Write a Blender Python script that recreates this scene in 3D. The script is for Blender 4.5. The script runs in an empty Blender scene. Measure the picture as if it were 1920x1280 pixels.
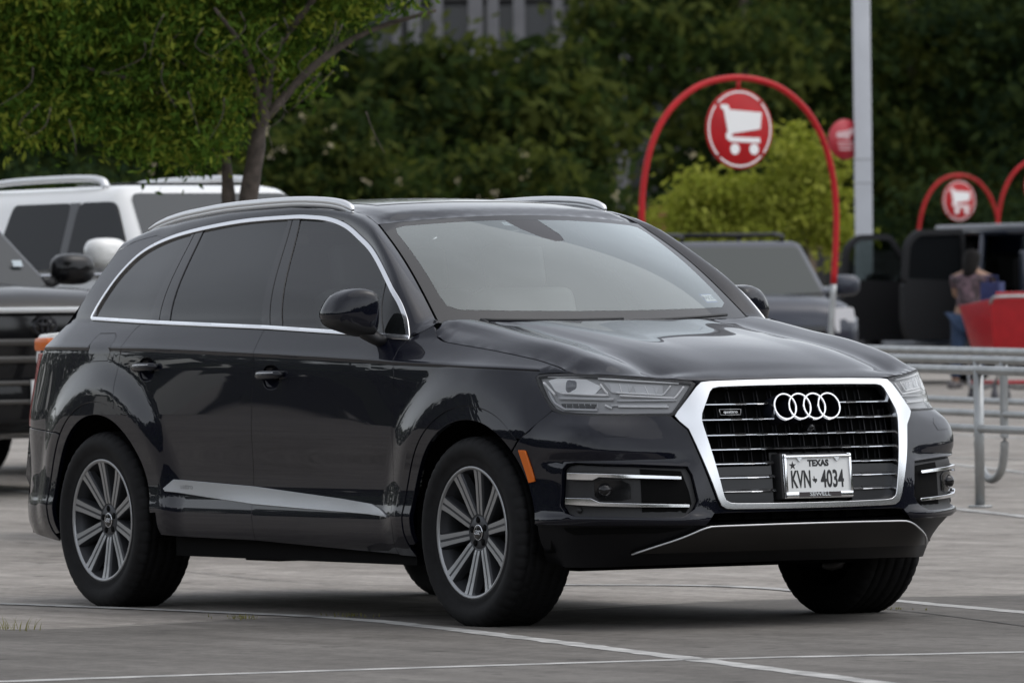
import bpy, bmesh, math, random
import numpy as np
from mathutils import Vector, Matrix, geometry as mgeo
random.seed(7); RNG = np.random.default_rng(11)
SC = bpy.context.scene
COL = SC.collection
# ---------------------------------------------------------------- camera
CAM = np.array([24.5668, -16.2610, 1.19253]); FPX = 13768.391
_yaw, _pitch, _roll = 2.578698078, -0.0024049318, -0.0118464812
FWD = np.array([math.cos(_yaw) * math.cos(_pitch), math.sin(_yaw) * math.cos(_pitch), math.sin(_pitch)])
_rt = np.array([math.sin(_yaw), -math.cos(_yaw), 0.0]); _up = np.cross(_rt, FWD)
_r2 = math.cos(_roll) * _rt + math.sin(_roll) * _up; _u2 = -math.sin(_roll) * _rt + math.cos(_roll) * _up
cam = bpy.data.cameras.new('camera'); camo = bpy.data.objects.new('camera', cam); COL.objects.link(camo)
camo.matrix_world = Matrix(((_r2[0], _u2[0], -FWD[0], CAM[0]), (_r2[1], _u2[1], -FWD[1], CAM[1]), (_r2[2], _u2[2], -FWD[2], CAM[2]), (0, 0, 0, 1)))
cam.sensor_width = 36; cam.lens = FPX / 1920 * 36; cam.clip_start = .5; cam.clip_end = 3000
cam.dof.use_dof = True; cam.dof.focus_distance = 28.9; cam.dof.aperture_fstop = 8.2
SC.camera = camo
# ---------------------------------------------------------------- sky, sun, exposure (bright overcast)
SUN_EL, SUN_AZ = math.radians(62), math.radians(57)      # azimuth measured from +X to +Y
world = bpy.data.worlds.new('World'); SC.world = world; world.use_nodes = True
wt = world.node_tree; wt.nodes.clear()
wo = wt.nodes.new('ShaderNodeOutputWorld'); bg = wt.nodes.new('ShaderNodeBackground')
sky = wt.nodes.new('ShaderNodeTexSky'); sky.sky_type = 'NISHITA'; sky.sun_disc = False
sky.sun_elevation = SUN_EL; sky.sun_rotation = math.pi / 2 - SUN_AZ
sky.air_density = 1.0; sky.dust_density = 2.0; sky.ozone_density = 1.0
hs = wt.nodes.new('ShaderNodeHueSaturation'); hs.inputs['Saturation'].default_value = .26
tc = wt.nodes.new('ShaderNodeTexCoord'); sp = wt.nodes.new('ShaderNodeSeparateXYZ')
mr = wt.nodes.new('ShaderNodeMapRange'); mr.inputs[1].default_value = 0; mr.inputs[2].default_value = 1; mr.inputs[3].default_value = 1.9; mr.inputs[4].default_value = 1.55
cn = wt.nodes.new('ShaderNodeTexNoise'); cn.inputs['Scale'].default_value = 2.2; cn.inputs['Detail'].default_value = 5
cm = wt.nodes.new('ShaderNodeMapRange'); cm.inputs[1].default_value = .3; cm.inputs[2].default_value = .7; cm.inputs[3].default_value = .78; cm.inputs[4].default_value = 1.2
m1 = wt.nodes.new('ShaderNodeMath'); m1.operation = 'MULTIPLY'
vm = wt.nodes.new('ShaderNodeVectorMath'); vm.operation = 'SCALE'
L = wt.links.new
L(tc.outputs['Generated'], sp.inputs[0]); L(sp.outputs['Z'], mr.inputs[0]); L(tc.outputs['Generated'], cn.inputs['Vector'])
L(cn.outputs['Fac'], cm.inputs[0]); L(mr.outputs[0], m1.inputs[0]); L(cm.outputs[0], m1.inputs[1])
L(sky.outputs[0], hs.inputs['Color']); L(hs.outputs[0], vm.inputs[0]); L(m1.outputs[0], vm.inputs['Scale'])
L(vm.outputs[0], bg.inputs['Color']); L(bg.outputs[0], wo.inputs[0])
bg.inputs['Strength'].default_value = .145
sun = bpy.data.lights.new('sun', 'SUN'); suno = bpy.data.objects.new('sun', sun); COL.objects.link(suno)
sun.energy = .5; sun.angle = math.radians(90); sun.color = (1, .97, .93)
_sd = Vector((math.cos(SUN_EL) * math.cos(SUN_AZ), math.cos(SUN_EL) * math.sin(SUN_AZ), math.sin(SUN_EL)))
suno.rotation_euler = _sd.to_track_quat('Z', 'Y').to_euler(); suno.location = _sd * 60
vs = SC.view_settings; vs.view_transform = 'Standard'; vs.look = 'None'; vs.exposure = 0.; vs.gamma = 1; vs.use_curve_mapping = False
SC.cycles.max_bounces = 8; SC.cycles.transparent_max_bounces = 12; SC.cycles.caustics_reflective = False; SC.cycles.caustics_refractive = False
SC.cycles.use_denoising = True; SC.cycles.sample_clamp_indirect = 4

# ================================================================ helpers
MATS = {}
def mat(name, color, rough=.5, metal=0., coat=0., spec=.5, noise=None, bump=0., emit=None, alpha=None, coat_rough=.03):
    """principled material; noise=(scale, amount, detail) mottles the colour, bump=(strength of fine relief)"""
    if name in MATS: return MATS[name]
    m = bpy.data.materials.new(name); m.use_nodes = True; t = m.node_tree; b = t.nodes['Principled BSDF']
    b.inputs['Base Color'].default_value = (*color, 1); b.inputs['Roughness'].default_value = rough; b.inputs['Metallic'].default_value = metal
    b.inputs['Coat Weight'].default_value = coat; b.inputs['Coat Roughness'].default_value = coat_rough; b.inputs['Specular IOR Level'].default_value = spec
    if noise or bump:
        co = t.nodes.new('ShaderNodeTexCoord'); n = t.nodes.new('ShaderNodeTexNoise')
        n.inputs['Scale'].default_value = noise[0] if noise else 60; n.inputs['Detail'].default_value = noise[2] if noise else 4
        t.links.new(co.outputs['Object'], n.inputs['Vector'])
        if noise:
            r = t.nodes.new('ShaderNodeValToRGB'); a = noise[1]
            r.color_ramp.elements[0].position = .3; r.color_ramp.elements[1].position = .72
            r.color_ramp.elements[0].color = (*[c * (1 - a) for c in color], 1); r.color_ramp.elements[1].color = (*[min(1, c * (1 + a)) for c in color], 1)
            t.links.new(n.outputs['Fac'], r.inputs[0]); t.links.new(r.outputs[0], b.inputs['Base Color'])
        if bump:
            bp = t.nodes.new('ShaderNodeBump'); bp.inputs['Strength'].default_value = bump; bp.inputs['Distance'].default_value = .004
            t.links.new(n.outputs['Fac'], bp.inputs['Height']); t.links.new(bp.outputs[0], b.inputs['Normal'])
    MATS[name] = m; return m
def glass(name, tint=(1, 1, 1), ior=1.5, gain=1.0, rough=0.0, sheen=(1, 1, 1)):
    if name in MATS: return MATS[name]
    m = bpy.data.materials.new(name); m.use_nodes = True; t = m.node_tree; t.nodes.clear()
    o = t.nodes.new('ShaderNodeOutputMaterial'); mx = t.nodes.new('ShaderNodeMixShader'); tr = t.nodes.new('ShaderNodeBsdfTransparent'); gl = t.nodes.new('ShaderNodeBsdfGlossy')
    fr = t.nodes.new('ShaderNodeFresnel'); fr.inputs[0].default_value = ior; mu = t.nodes.new('ShaderNodeMath'); mu.operation = 'MULTIPLY'; mu.use_clamp = True; mu.inputs[1].default_value = gain
    tr.inputs[0].default_value = (*tint, 1); gl.inputs['Color'].default_value = (*sheen, 1); gl.inputs['Roughness'].default_value = rough
    t.links.new(fr.outputs[0], mu.inputs[0]); t.links.new(mu.outputs[0], mx.inputs[0]); t.links.new(tr.outputs[0], mx.inputs[1]); t.links.new(gl.outputs[0], mx.inputs[2]); t.links.new(mx.outputs[0], o.inputs[0])
    MATS[name] = m; return m
def tag(o, label=None, cat=None, group=None, kind=None):
    if label: o['label'] = label
    if cat: o['category'] = cat
    if group: o['group'] = group
    if kind: o['kind'] = kind
    return o
def empty(name, loc=(0, 0, 0), rz=0., label=None, cat=None, group=None):
    o = bpy.data.objects.new(name, None); COL.objects.link(o); o.location = loc; o.rotation_euler = (0, 0, rz); o.empty_display_size = .3
    return tag(o, label, cat, group)
def link(name, me, m=None, parent=None):
    o = bpy.data.objects.new(name, me); COL.objects.link(o)
    if m is not None and len(me.materials) == 0: me.materials.append(m)
    if parent is not None: o.parent = parent
    return o
def mesh(name, V, Fc, m=None, parent=None, smooth=False, normals=None):
    me = bpy.data.meshes.new(name)
    me.from_pydata([tuple(map(float, v)) for v in V], [], [tuple(map(int, f)) for f in Fc])
    if smooth or normals is not None:
        me.polygons.foreach_set('use_smooth', [True] * len(me.polygons))
    if normals is not None:
        me.normals_split_custom_set_from_vertices([tuple(map(float, n)) for n in normals])
    me.update()
    return link(name, me, m, parent)
class MB:
    """collects simple solids into one mesh"""
    def __init__(s): s.v = []; s.f = []; s.sm = []
    def add(s, V, Fc, sm=False):
        b = len(s.v); s.v += [tuple(map(float, p)) for p in V]; s.f += [tuple(int(i) + b for i in f) for f in Fc]; s.sm += [sm] * len(Fc); return s
    def box(s, c, d, R=None):
        c = np.array(c, float); d = np.array(d, float) / 2
        P = np.array([[x, y, z] for x in (-1, 1) for y in (-1, 1) for z in (-1, 1)]) * d
        if R is not None: P = P @ np.array(R).T
        return s.add(P + c, [(0, 1, 3, 2), (4, 6, 7, 5), (0, 4, 5, 1), (2, 3, 7, 6), (0, 2, 6, 4), (1, 5, 7, 3)])
    def tube(s, pts, r, n=10, closed=False, cap=True, sx=1., sy=1., upv=(0, 0, 1)):
        P = np.array(pts, float); N = len(P); T = np.gradient(P, axis=0) if not closed else (np.roll(P, -1, 0) - np.roll(P, 1, 0))
        T /= np.linalg.norm(T, axis=1)[:, None] + 1e-12
        rr = np.broadcast_to(np.asarray(r, float), (N,)); V = []
        u = np.array(upv, float)
        for i in range(N):
            a = np.cross(T[i], u); la = np.linalg.norm(a)
            if la < 1e-4: a = np.cross(T[i], (1, 0.02, 0)); la = np.linalg.norm(a)
            a /= la; b = np.cross(a, T[i])
            for k in range(n):
                th = 2 * math.pi * k / n; V.append(P[i] + rr[i] * (sx * math.cos(th) * a + sy * math.sin(th) * b))
        Fc = []; M = N if closed else N - 1
        for i in range(M):
            j = (i + 1) % N
            for k in range(n): Fc.append((i * n + k, i * n + (k + 1) % n, j * n + (k + 1) % n, j * n + k))
        s.add(V, Fc, True)
        if cap and not closed:
            b = len(s.v) - N * n
            s.f.append(tuple(b + k for k in range(n))[::-1]); s.sm.append(False); s.f.append(tuple(b + (N - 1) * n + k for k in range(n))); s.sm.append(False)
        return s
    def lathe(s, prof, n=48, axis='y', c=(0, 0, 0), sm=True, closed=False):
        """prof: (radius, height along axis)"""
        V = []; m = len(prof)
        for k in range(n):
            th = 2 * math.pi * k / n; ca, sa = math.cos(th), math.sin(th)
            for r, h in prof:
                p = {'y': (r * ca, h, r * sa), 'z': (r * ca, r * sa, h), 'x': (h, r * ca, r * sa)}[axis]
                V.append((p[0] + c[0], p[1] + c[1], p[2] + c[2]))
        Fc = []
        for k in range(n):
            j = (k + 1) % n
            for i in range(m if closed else m - 1):
                i2 = (i + 1) % m; Fc.append((k * m + i, j * m + i, j * m + i2, k * m + i2))
        return s.add(V, Fc, sm)
    def prism(s, poly, fn, a, b):
        """poly 2D closed, fn(p2, t)->3D, extruded from t=a to t=b"""
        n = len(poly); V = [fn(p, a) for p in poly] + [fn(p, b) for p in poly]
        tri = mgeo.tessellate_polygon([[Vector((p[0], p[1], 0)) for p in poly]])
        Fc = [tuple(t) for t in tri] + [tuple(n + i for i in t)[::-1] for t in tri] + [(i, (i + 1) % n, n + (i + 1) % n, n + i) for i in range(n)]
        return s.add(V, Fc)
    def grid(s, G, sm=True, flip=False, closeu=False):
        G = np.asarray(G); a, b = G.shape[:2]; Fc = []
        for i in range(a if closeu else a - 1):
            i2 = (i + 1) % a
            for j in range(b - 1):
                q = (i * b + j, i2 * b + j, i2 * b + j + 1, i * b + j + 1); Fc.append(q[::-1] if flip else q)
        return s.add(G.reshape(-1, 3), Fc, sm)
    def build(s, name, m=None, parent=None, recalc=True, bevel=0., seg=2):
        me = bpy.data.meshes.new(name); me.from_pydata(s.v, [], s.f); me.polygons.foreach_set('use_smooth', s.sm)
        if recalc or bevel:
            bm = bmesh.new(); bm.from_mesh(me)
            if bevel:
                bmesh.ops.bevel(bm, geom=[e for e in bm.edges if len(e.link_faces) == 2 and e.calc_face_angle(0) > .5], offset=bevel, segments=seg, profile=.6, affect='EDGES', clamp_overlap=True)
                for f in bm.faces: f.smooth = True
            bmesh.ops.recalc_face_normals(bm, faces=bm.faces); bm.to_mesh(me); bm.free()
            if bevel: me.set_sharp_from_angle(angle=math.radians(38))
        me.update(); return link(name, me, m, parent)
def cr(pts, n=6, closed=False):
    """Catmull-Rom through points"""
    P = np.array(pts, float); N = len(P); out = []
    for i in range(N if closed else N - 1):
        p1, p2 = P[i], P[(i + 1) % N]
        p0 = P[(i - 1) % N] if (closed or i > 0) else 2 * p1 - p2
        p3 = P[(i + 2) % N] if (closed or i < N - 2) else 2 * p2 - p1
        for k in range(n):
            t = k / n; out.append(.5 * ((2 * p1) + (-p0 + p2) * t + (2 * p0 - 5 * p1 + 4 * p2 - p3) * t * t + (-p0 + 3 * p1 - 3 * p2 + p3) * t ** 3))
    if not closed: out.append(P[-1])
    return np.array(out)
def resample(P, n):
    P = np.array(P, float); d = np.r_[0, np.cumsum(np.linalg.norm(np.diff(P, axis=0), axis=1))]; t = np.linspace(0, d[-1], n)
    return np.stack([np.interp(t, d, P[:, k]) for k in range(P.shape[1])], 1)
def text_mesh(s, size=1., bold=0., depth=.0):
    c = bpy.data.curves.new('lettering', 'FONT'); c.body = s; c.size = size; c.align_x = 'CENTER'; c.align_y = 'CENTER'; c.offset = bold; c.extrude = depth; c.resolution_u = 3
    o = bpy.data.objects.new('lettering', c); me = bpy.data.meshes.new_from_object(o); bpy.data.objects.remove(o); bpy.data.curves.remove(c); return me
def text(name, s, M, size, m, parent, bold=0., sx=1., depth=.0005):
    me = text_mesh(s, size, bold, depth); me.materials.clear(); me.transform(Matrix.Diagonal((sx, 1, 1, 1))); me.transform(M)
    return link(name, me, m, parent)
# ================================================================ SUV body surfaces (metres; x forward from front axle, y left, z up)
def pchip(xs, ys, x):
    xs=np.asarray(xs,float); ys=np.asarray(ys,float)
    x=np.asarray(x,float)
    h=np.diff(xs); d=(np.diff(ys,axis=0).T/h).T
    m=np.zeros_like(ys)
    if len(xs)>2:
        for i in range(1,len(xs)-1):
            a,b=d[i-1],d[i]; w1=2*h[i]+h[i-1]; w2=h[i]+2*h[i-1]
            ok=(a*b)>0
            den=np.where(ok,w1/np.where(ok,a,1)+w2/np.where(ok,b,1),1)
            m[i]=np.where(ok,(w1+w2)/den,0)
    m[0]=d[0]; m[-1]=d[-1]
    i=np.clip(np.searchsorted(xs,x)-1,0,len(xs)-2)
    hh=h[i]; t=(x-xs[i])/hh
    t=np.clip(t,-3,4)
    sh=(slice(None),)*0
    def e(v): 
        return v.reshape(v.shape+(1,)*(ys.ndim-1)) if ys.ndim>1 else v
    tt=e(np.asarray(t)); hb=e(np.asarray(hh))
    h00=2*tt**3-3*tt**2+1; h10=tt**3-2*tt**2+tt; h01=-2*tt**3+3*tt**2; h11=tt**3-tt**2
    r=h00*ys[i]+h10*hb*m[i]+h01*ys[i+1]+h11*hb*m[i+1]
    lo=e(np.asarray(x<xs[0])); hi=e(np.asarray(x>xs[-1]))
    r=np.where(lo,ys[0]+m[0]*e(x-xs[0]),r); r=np.where(hi,ys[-1]+m[-1]*e(x-xs[-1]),r)
    return r
def cubic(xs, ys, x):
    """natural cubic spline through knots (ys may have trailing dims)"""
    xs=np.asarray(xs,float); ys=np.asarray(ys,float); n=len(xs); h=np.diff(xs)
    A=np.zeros((n,n)); A[0,0]=A[-1,-1]=1; B=np.zeros_like(ys)
    for i in range(1,n-1):
        A[i,i-1]=h[i-1];A[i,i]=2*(h[i-1]+h[i]);A[i,i+1]=h[i]
        B[i]=6*((ys[i+1]-ys[i])/h[i]-(ys[i]-ys[i-1])/h[i-1])
    M=np.linalg.solve(A,B.reshape(n,-1)).reshape(ys.shape)
    x=np.asarray(x,float); i=np.clip(np.searchsorted(xs,x)-1,0,n-2)
    def e(v): return v.reshape(v.shape+(1,)*(ys.ndim-1)) if ys.ndim>1 else v
    a=e(xs[i+1]-x); b=e(x-xs[i]); hh=e(h[i])
    return (M[i]*a**3+M[i+1]*b**3)/(6*hh)+(ys[i]/hh-M[i]*hh/6)*a+(ys[i+1]/hh-M[i+1]*hh/6)*b
def sstep(a,b,x):
    t=np.clip((x-a)/(b-a),0,1); return t*t*(3-2*t)
WB=2.994; ZA=0.372
# feature heights along the car
def z_torn(x): return pchip([-4.0,-3.57,-2.81,-1.68,-.557,.1,.6],[1.112,1.114,1.107,1.079,1.044,1.022,1.0],x)
def z_belt(x): return pchip([-4.0,-3.2,-1.67,-.575,0,.6],[1.24,1.230,1.193,1.148,1.115,1.06],x)
PZ=[-2.0,-1.6,-1.3,-1.0,-.7,-.35,0, .5,.85,.95,.985,1.005,1.06,1.15,1.25,1.6,2.0,3.0]   # level parameter knots
PY=[.83,.905,.943,.956,.958,.947,.944, .9695,.9690,.9672,.9655,.9700,.9690,.9625,.9565,.939,.915,.66]
# level: v<0 from z .2(-2) .. .54(0); 0..1 .54..torn ; 1..2 torn..belt ; 2..3 belt..belt+.46
def level(x,z):
    zt=z_torn(x); zb=z_belt(x)
    v=np.where(z<.54,(z-.54)/.17,np.where(z<zt,(z-.54)/(zt-.54),np.where(z<zb,1+(z-zt)/(zb-zt),2+(z-zb)/.46)))
    return v
TX=[-4.1,-3.9,-3.7,-3.4,-3.0,-2.5,-1.7,-.8,-.43,0,.3,.45,.6,.75]
TD=np.array([ # rows x ; cols levels -2,0,.5,1,2,3
[-.30,-.30,-.33,-.40,-.42,-.36],
[-.13,-.13,-.155,-.215,-.26,-.23],
[-.055,-.055,-.075,-.105,-.165,-.16],
[-.02,-.02,-.03,-.040,-.090,-.105],
[-.005,-.005,-.008,-.014,-.050,-.06],
[0,0,0,-.004,-.015,-.02],
[0,0,0,0,0,0],
[0,0,-.002,-.004,-.010,-.012],
[0,0,-.005,-.014,-.060,-.25],
[0,0,-.010,-.035,-.130,-.4],
[-.010,-.010,-.030,-.098,-.20,-.45],
[-.036,-.036,-.060,-.145,-.25,-.5],
[-.095,-.095,-.125,-.215,-.30,-.3],
[-.20,-.20,-.24,-.31,-.40,-.4]])
def S(x,z):
    x=np.asarray(x,float); z=np.asarray(z,float); x,z=np.broadcast_arrays(x,z)
    v=level(x,z)
    y=pchip(PZ,PY,v)
    cols=pchip(TX,TD,x)
    vl=[-2,0,.5,1,2,3]
    vv=np.clip(v,-2,3.2); d=np.zeros_like(y)
    k=np.clip(np.searchsorted(vl,vv)-1,0,4); vla=np.array(vl,float)
    t=np.clip((vv-vla[k])/(vla[k+1]-vla[k]),0,1.2)
    c0=np.take_along_axis(cols,k[...,None],-1)[...,0]; c1=np.take_along_axis(cols,(k+1)[...,None],-1)[...,0]
    y=y+c0+(c1-c0)*t
    # blister flares over the wheels
    for xc,a in ((0,.026),(-WB,.030)):
        dx=x-xc; dz=z-ZA; r=np.hypot(dx,dz*1.0)
        fl=1-sstep(.545,.70,r)
        up=sstep(-.18,.12,dz)
        y=y+a*fl*up
    return y
# front wrap: columns along u, rows z
FZ=[.16,.22,.28,.34,.40,.46,.54,.62,.70,.76,.80,.84,.90,.95,1.00,1.06]
FU=[0,.16,.32,.44,.56,.68,.80,.90,1.0]
CZ=[.16,.30,.46,.62,.74,.79,.83,.90,1.06]
CP=[[.60,.73,.49,.84],[.68,.765,.55,.868],[.775,.81,.635,.905],[.775,.812,.635,.905],[.757,.808,.633,.899],[.74,.793,.625,.885],[.712,.756,.598,.850],[.695,.737,.583,.826],[.65,.70,.55,.785]]
def _front():
    xc=pchip([.16,.22,.28,.34,.40,.46,.54,.62,.70,.78,.86,.94,1.0,1.06],[.69,.78,.875,.945,.985,.992,.986,.976,.962,.945,.925,.900,.875,.83],FZ)
    rows=[]
    for z,x0 in zip(FZ,xc):
        lowf=1-sstep(.5,.9,z)
        ys=[0,.22,.44,.585+.02*lowf]
        xs=[x0,x0-.010,x0-.042+.006*lowf,x0-.108+.030*lowf]
        c=pchip(CZ,CP,z)
        e=[(.44,float(S(.44,z))),(.34,float(S(.34,z))),(.24,float(S(.24,z)))]
        rows.append(list(zip(xs,ys))+[(c[0],c[1]),(c[2],c[3])]+e)
    return np.array(rows)
FG=_front()
FT=cubic(FZ,FG,np.linspace(FZ[0],FZ[-1],61)) ; FTZ=np.linspace(FZ[0],FZ[-1],61)
def F(u,z):
    """front wrap, returns x,y(half),z"""
    u=np.asarray(u,float); z=np.asarray(z,float); u,z=np.broadcast_arrays(u,z); sh=u.shape
    u=u.ravel(); z=z.ravel()
    cz=cubic(FZ,FG,np.clip(z,.14,1.08))        # n,nu,2
    n=len(FU); A=np.zeros((n,n)); h=np.diff(FU); A[0,0]=2*h[0];A[0,1]=h[0];A[-1,-1]=1
    Bm=np.zeros((n,n))
    # symmetric at u=0 : dx/du=0 handled by clamped derivative for x; y natural
    for i in range(1,n-1):
        A[i,i-1]=h[i-1];A[i,i]=2*(h[i-1]+h[i]);A[i,i+1]=h[i]
    out=[]
    for c in (0,1):
        Y=cz[:,:,c]; B=np.zeros_like(Y)
        for i in range(1,n-1): B[:,i]=6*((Y[:,i+1]-Y[:,i])/h[i]-(Y[:,i]-Y[:,i-1])/h[i-1])
        A2=A.copy()
        if c==0: B[:,0]=6*((Y[:,1]-Y[:,0])/h[0])
        else: A2[0]=0; A2[0,0]=1
        M=np.linalg.solve(A2,B.T).T
        i=np.clip(np.searchsorted(FU,u)-1,0,n-2); ar=np.arange(len(u)); fu=np.array(FU)
        a=fu[i+1]-u; b=u-fu[i]; hh=h[i]
        out.append((M[ar,i]*a**3+M[ar,i+1]*b**3)/(6*hh)+(Y[ar,i]/hh-M[ar,i]*hh/6)*a+(Y[ar,i+1]/hh-M[ar,i+1]*hh/6)*b)
    ox,oy=out
    k=.020*np.exp(-((z-.425)/.022)**2)*sstep(.30,.40,u)*(1-sstep(.74,.82,u))-.010*np.exp(-((z-.66)/.02)**2)*sstep(.36,.45,u)*(1-sstep(.70,.8,u))
    k=k+.003*np.exp(-((z-.72)/.05)**2)*sstep(.36,.5,u)*(1-sstep(.70,.8,u))
    th=np.clip((u-.25)/.6,0,1)*1.45
    ox=ox+k*np.cos(th); oy=oy+k*np.sin(th)
    return np.stack([ox.reshape(sh),oy.reshape(sh),z.reshape(sh)],-1)
# hood height field
HX=[-.75,-.5,-.325,-.02,.20,.40,.55,.68,.76,.82,.87,.92]
HC=[1.25,1.226,1.204,1.165,1.138,1.110,1.083,1.049,1.022,.995,.970,.94]       # centre
HK=[1.235,1.211,1.189,1.147,1.117,1.089,1.057,1.019,.990,.966,.94,.91]     # dome crease (y=.46)
HR=[1.25,1.222,1.199,1.152,1.122,1.082,1.045,1.002,.97,.94,.91,.88]      # outer ridge (y=.70)
HS=[1.17,1.135,1.115,1.085,1.062,1.030,.99,.945,.915,.89,.86,.83]         # shut line (y=.84)
def hood(x,y):
    x=np.asarray(x,float); y=np.abs(np.asarray(y,float)); x,y=np.broadcast_arrays(x,y); sh=x.shape
    x=x.ravel(); y=y.ravel()
    c=cubic(HX,np.array([HC,HK,HR,HS]).T,x)
    zc,zk,zr,zs=c.T
    ys=np.array([0,.22,.42,.455,.49,.55,.63,.69,.735,.78,.84])
    fl=sstep(.3,.75,x)*.5
    vals=np.stack([zc,zc-.25*(zc-zk),zk+.006,zk-.001,zk-.011,.4*zk+.6*zr-.019,.15*zk+.85*zr-.006,zr-.001,zr-.010,.55*zr+.45*zs-.002,zs],0)
    out=np.empty_like(x)
    # vectorised pchip over y for per-sample values
    h=np.diff(ys); d=np.diff(vals,axis=0)/h[:,None]; m=np.zeros_like(vals)
    for i in range(1,len(ys)-1):
        a,b=d[i-1],d[i]; m[i]=(a*h[i]+b*h[i-1])/(h[i]+h[i-1])
    m[-1]=d[-1]
    i=np.clip(np.searchsorted(ys,y)-1,0,len(ys)-2); ar=np.arange(len(x)); hh=h[i]; t=np.clip((y-ys[i])/hh,-1,1.5)
    out=(2*t**3-3*t**2+1)*vals[i,ar]+(t**3-2*t**2+t)*hh*m[i,ar]+(-2*t**3+3*t**2)*vals[i+1,ar]+(t**3-t**2)*hh*m[i+1,ar]
    return out.reshape(sh)
def wind(s,y):
    """windshield: s 0 bottom..1 top"""
    y=np.asarray(y,float); s=np.asarray(s,float)
    w=.75+(.635-.75)*s
    t=np.abs(y)/w
    xb=-.40-.181*t**2.2; xt=-1.115-.094*t**2.2
    zb=1.196+.018*t**2; zt=1.640-.034*t**2
    x=xb+(xt-xb)*s; z=zb+(zt-zb)*s+.028*np.sin(np.pi*s)
    x=x+.0*s
    return np.stack([x,y,z],-1)
def roof(x,y):
    x=np.asarray(x,float); y=np.abs(np.asarray(y,float))
    zc=pchip([-1.0,-1.115,-1.3,-1.6,-2.0,-2.5,-3.0,-3.5,-3.9][::-1],[1.60,1.645,1.685,1.714,1.727,1.720,1.694,1.646,1.585][::-1],x)
    return zc-.036*(y/.62)**2.4
BC = np.array([-1.5, 0, .75])
def sS(side):
    f = lambda q: np.stack([q[:, 0], side * S(q[:, 0], q[:, 1]), q[:, 1]], -1)
    f.kind = 'S'; return f
def sF(q):
    P = F(np.abs(q[:, 0]), q[:, 1]); P[:, 1] *= np.where(q[:, 0] < 0, -1, 1); return P
sF.kind = 'F'
def snap(fn, poly, fall=.14):
    """pull a height field z=fn(x,y) onto a 3D boundary line"""
    B = resample(poly, 160); B = np.concatenate([B, B * [1, -1, 1]]); dl = B[:, 2] - fn(B[:, 0], B[:, 1])
    def g(x, y):
        x = np.atleast_1d(x); y = np.atleast_1d(y)
        d2 = (x[:, None] - B[None, :, 0]) ** 2 + (y[:, None] - B[None, :, 1]) ** 2 + 1e-7
        w = 1 / d2 ** 1.5; c = (w * dl).sum(1) / w.sum(1); d = np.sqrt(d2.min(1))
        return fn(x, y) + c * (1 - sstep(0, fall, d))
    return g
def sH(fn):
    return lambda q: np.stack([q[:, 0], q[:, 1], fn(q[:, 0], q[:, 1])], -1)
def surf_n(surf, q, e=2e-3):
    dx = surf(q + [e, 0]) - surf(q - [e, 0]); dy = surf(q + [0, e]) - surf(q - [0, e])
    n = np.cross(dx, dy); n /= np.linalg.norm(n, axis=1)[:, None] + 1e-12
    P = surf(q); k = getattr(surf, 'kind', 'H')
    if k == 'S': s = np.sign(n[:, 1] * P[:, 1])
    elif k == 'F': s = np.sign(n[:, 0] * np.maximum(P[:, 0] - .1, .05) + n[:, 1] * P[:, 1])
    else: s = np.sign(n[:, 2])
    s[s == 0] = 1
    return P, n * s[:, None]
def inside(poly, q):
    x, y = q[:, 0], q[:, 1]; r = np.zeros(len(q), bool); a = poly; b = np.roll(poly, -1, 0)
    for (x1, y1), (x2, y2) in zip(a, b):
        if y1 == y2: continue
        r ^= ((y1 > y) != (y2 > y)) & (x < (x2 - x1) * (y - y1) / (y2 - y1) + x1)
    return r
def inset(poly, g):
    p = np.array(poly, float); a = p - np.roll(p, 1, 0); b = np.roll(p, -1, 0) - p
    A = .5 * np.sum(p[:, 0] * np.roll(p[:, 1], -1) - np.roll(p[:, 0], -1) * p[:, 1]); s = 1 if A > 0 else -1
    def nn(d): n = np.stack([-d[:, 1], d[:, 0]], 1); return n / (np.linalg.norm(n, axis=1)[:, None] + 1e-12)
    n = nn(a) + nn(b); l = np.linalg.norm(n, axis=1)[:, None]; n = n / np.maximum(l, 1e-6); k = np.minimum(2 / np.maximum(l, .7), 2)
    return p + s * n * g * k
def densify(poly, step):
    p = np.array(poly, float); out = []
    for a, b in zip(p, np.roll(p, -1, 0)):
        k = max(1, int(math.ceil(np.linalg.norm(b - a) / step)))
        for i in range(k): out.append(a + (b - a) * i / k)
    return np.array(out)
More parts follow.
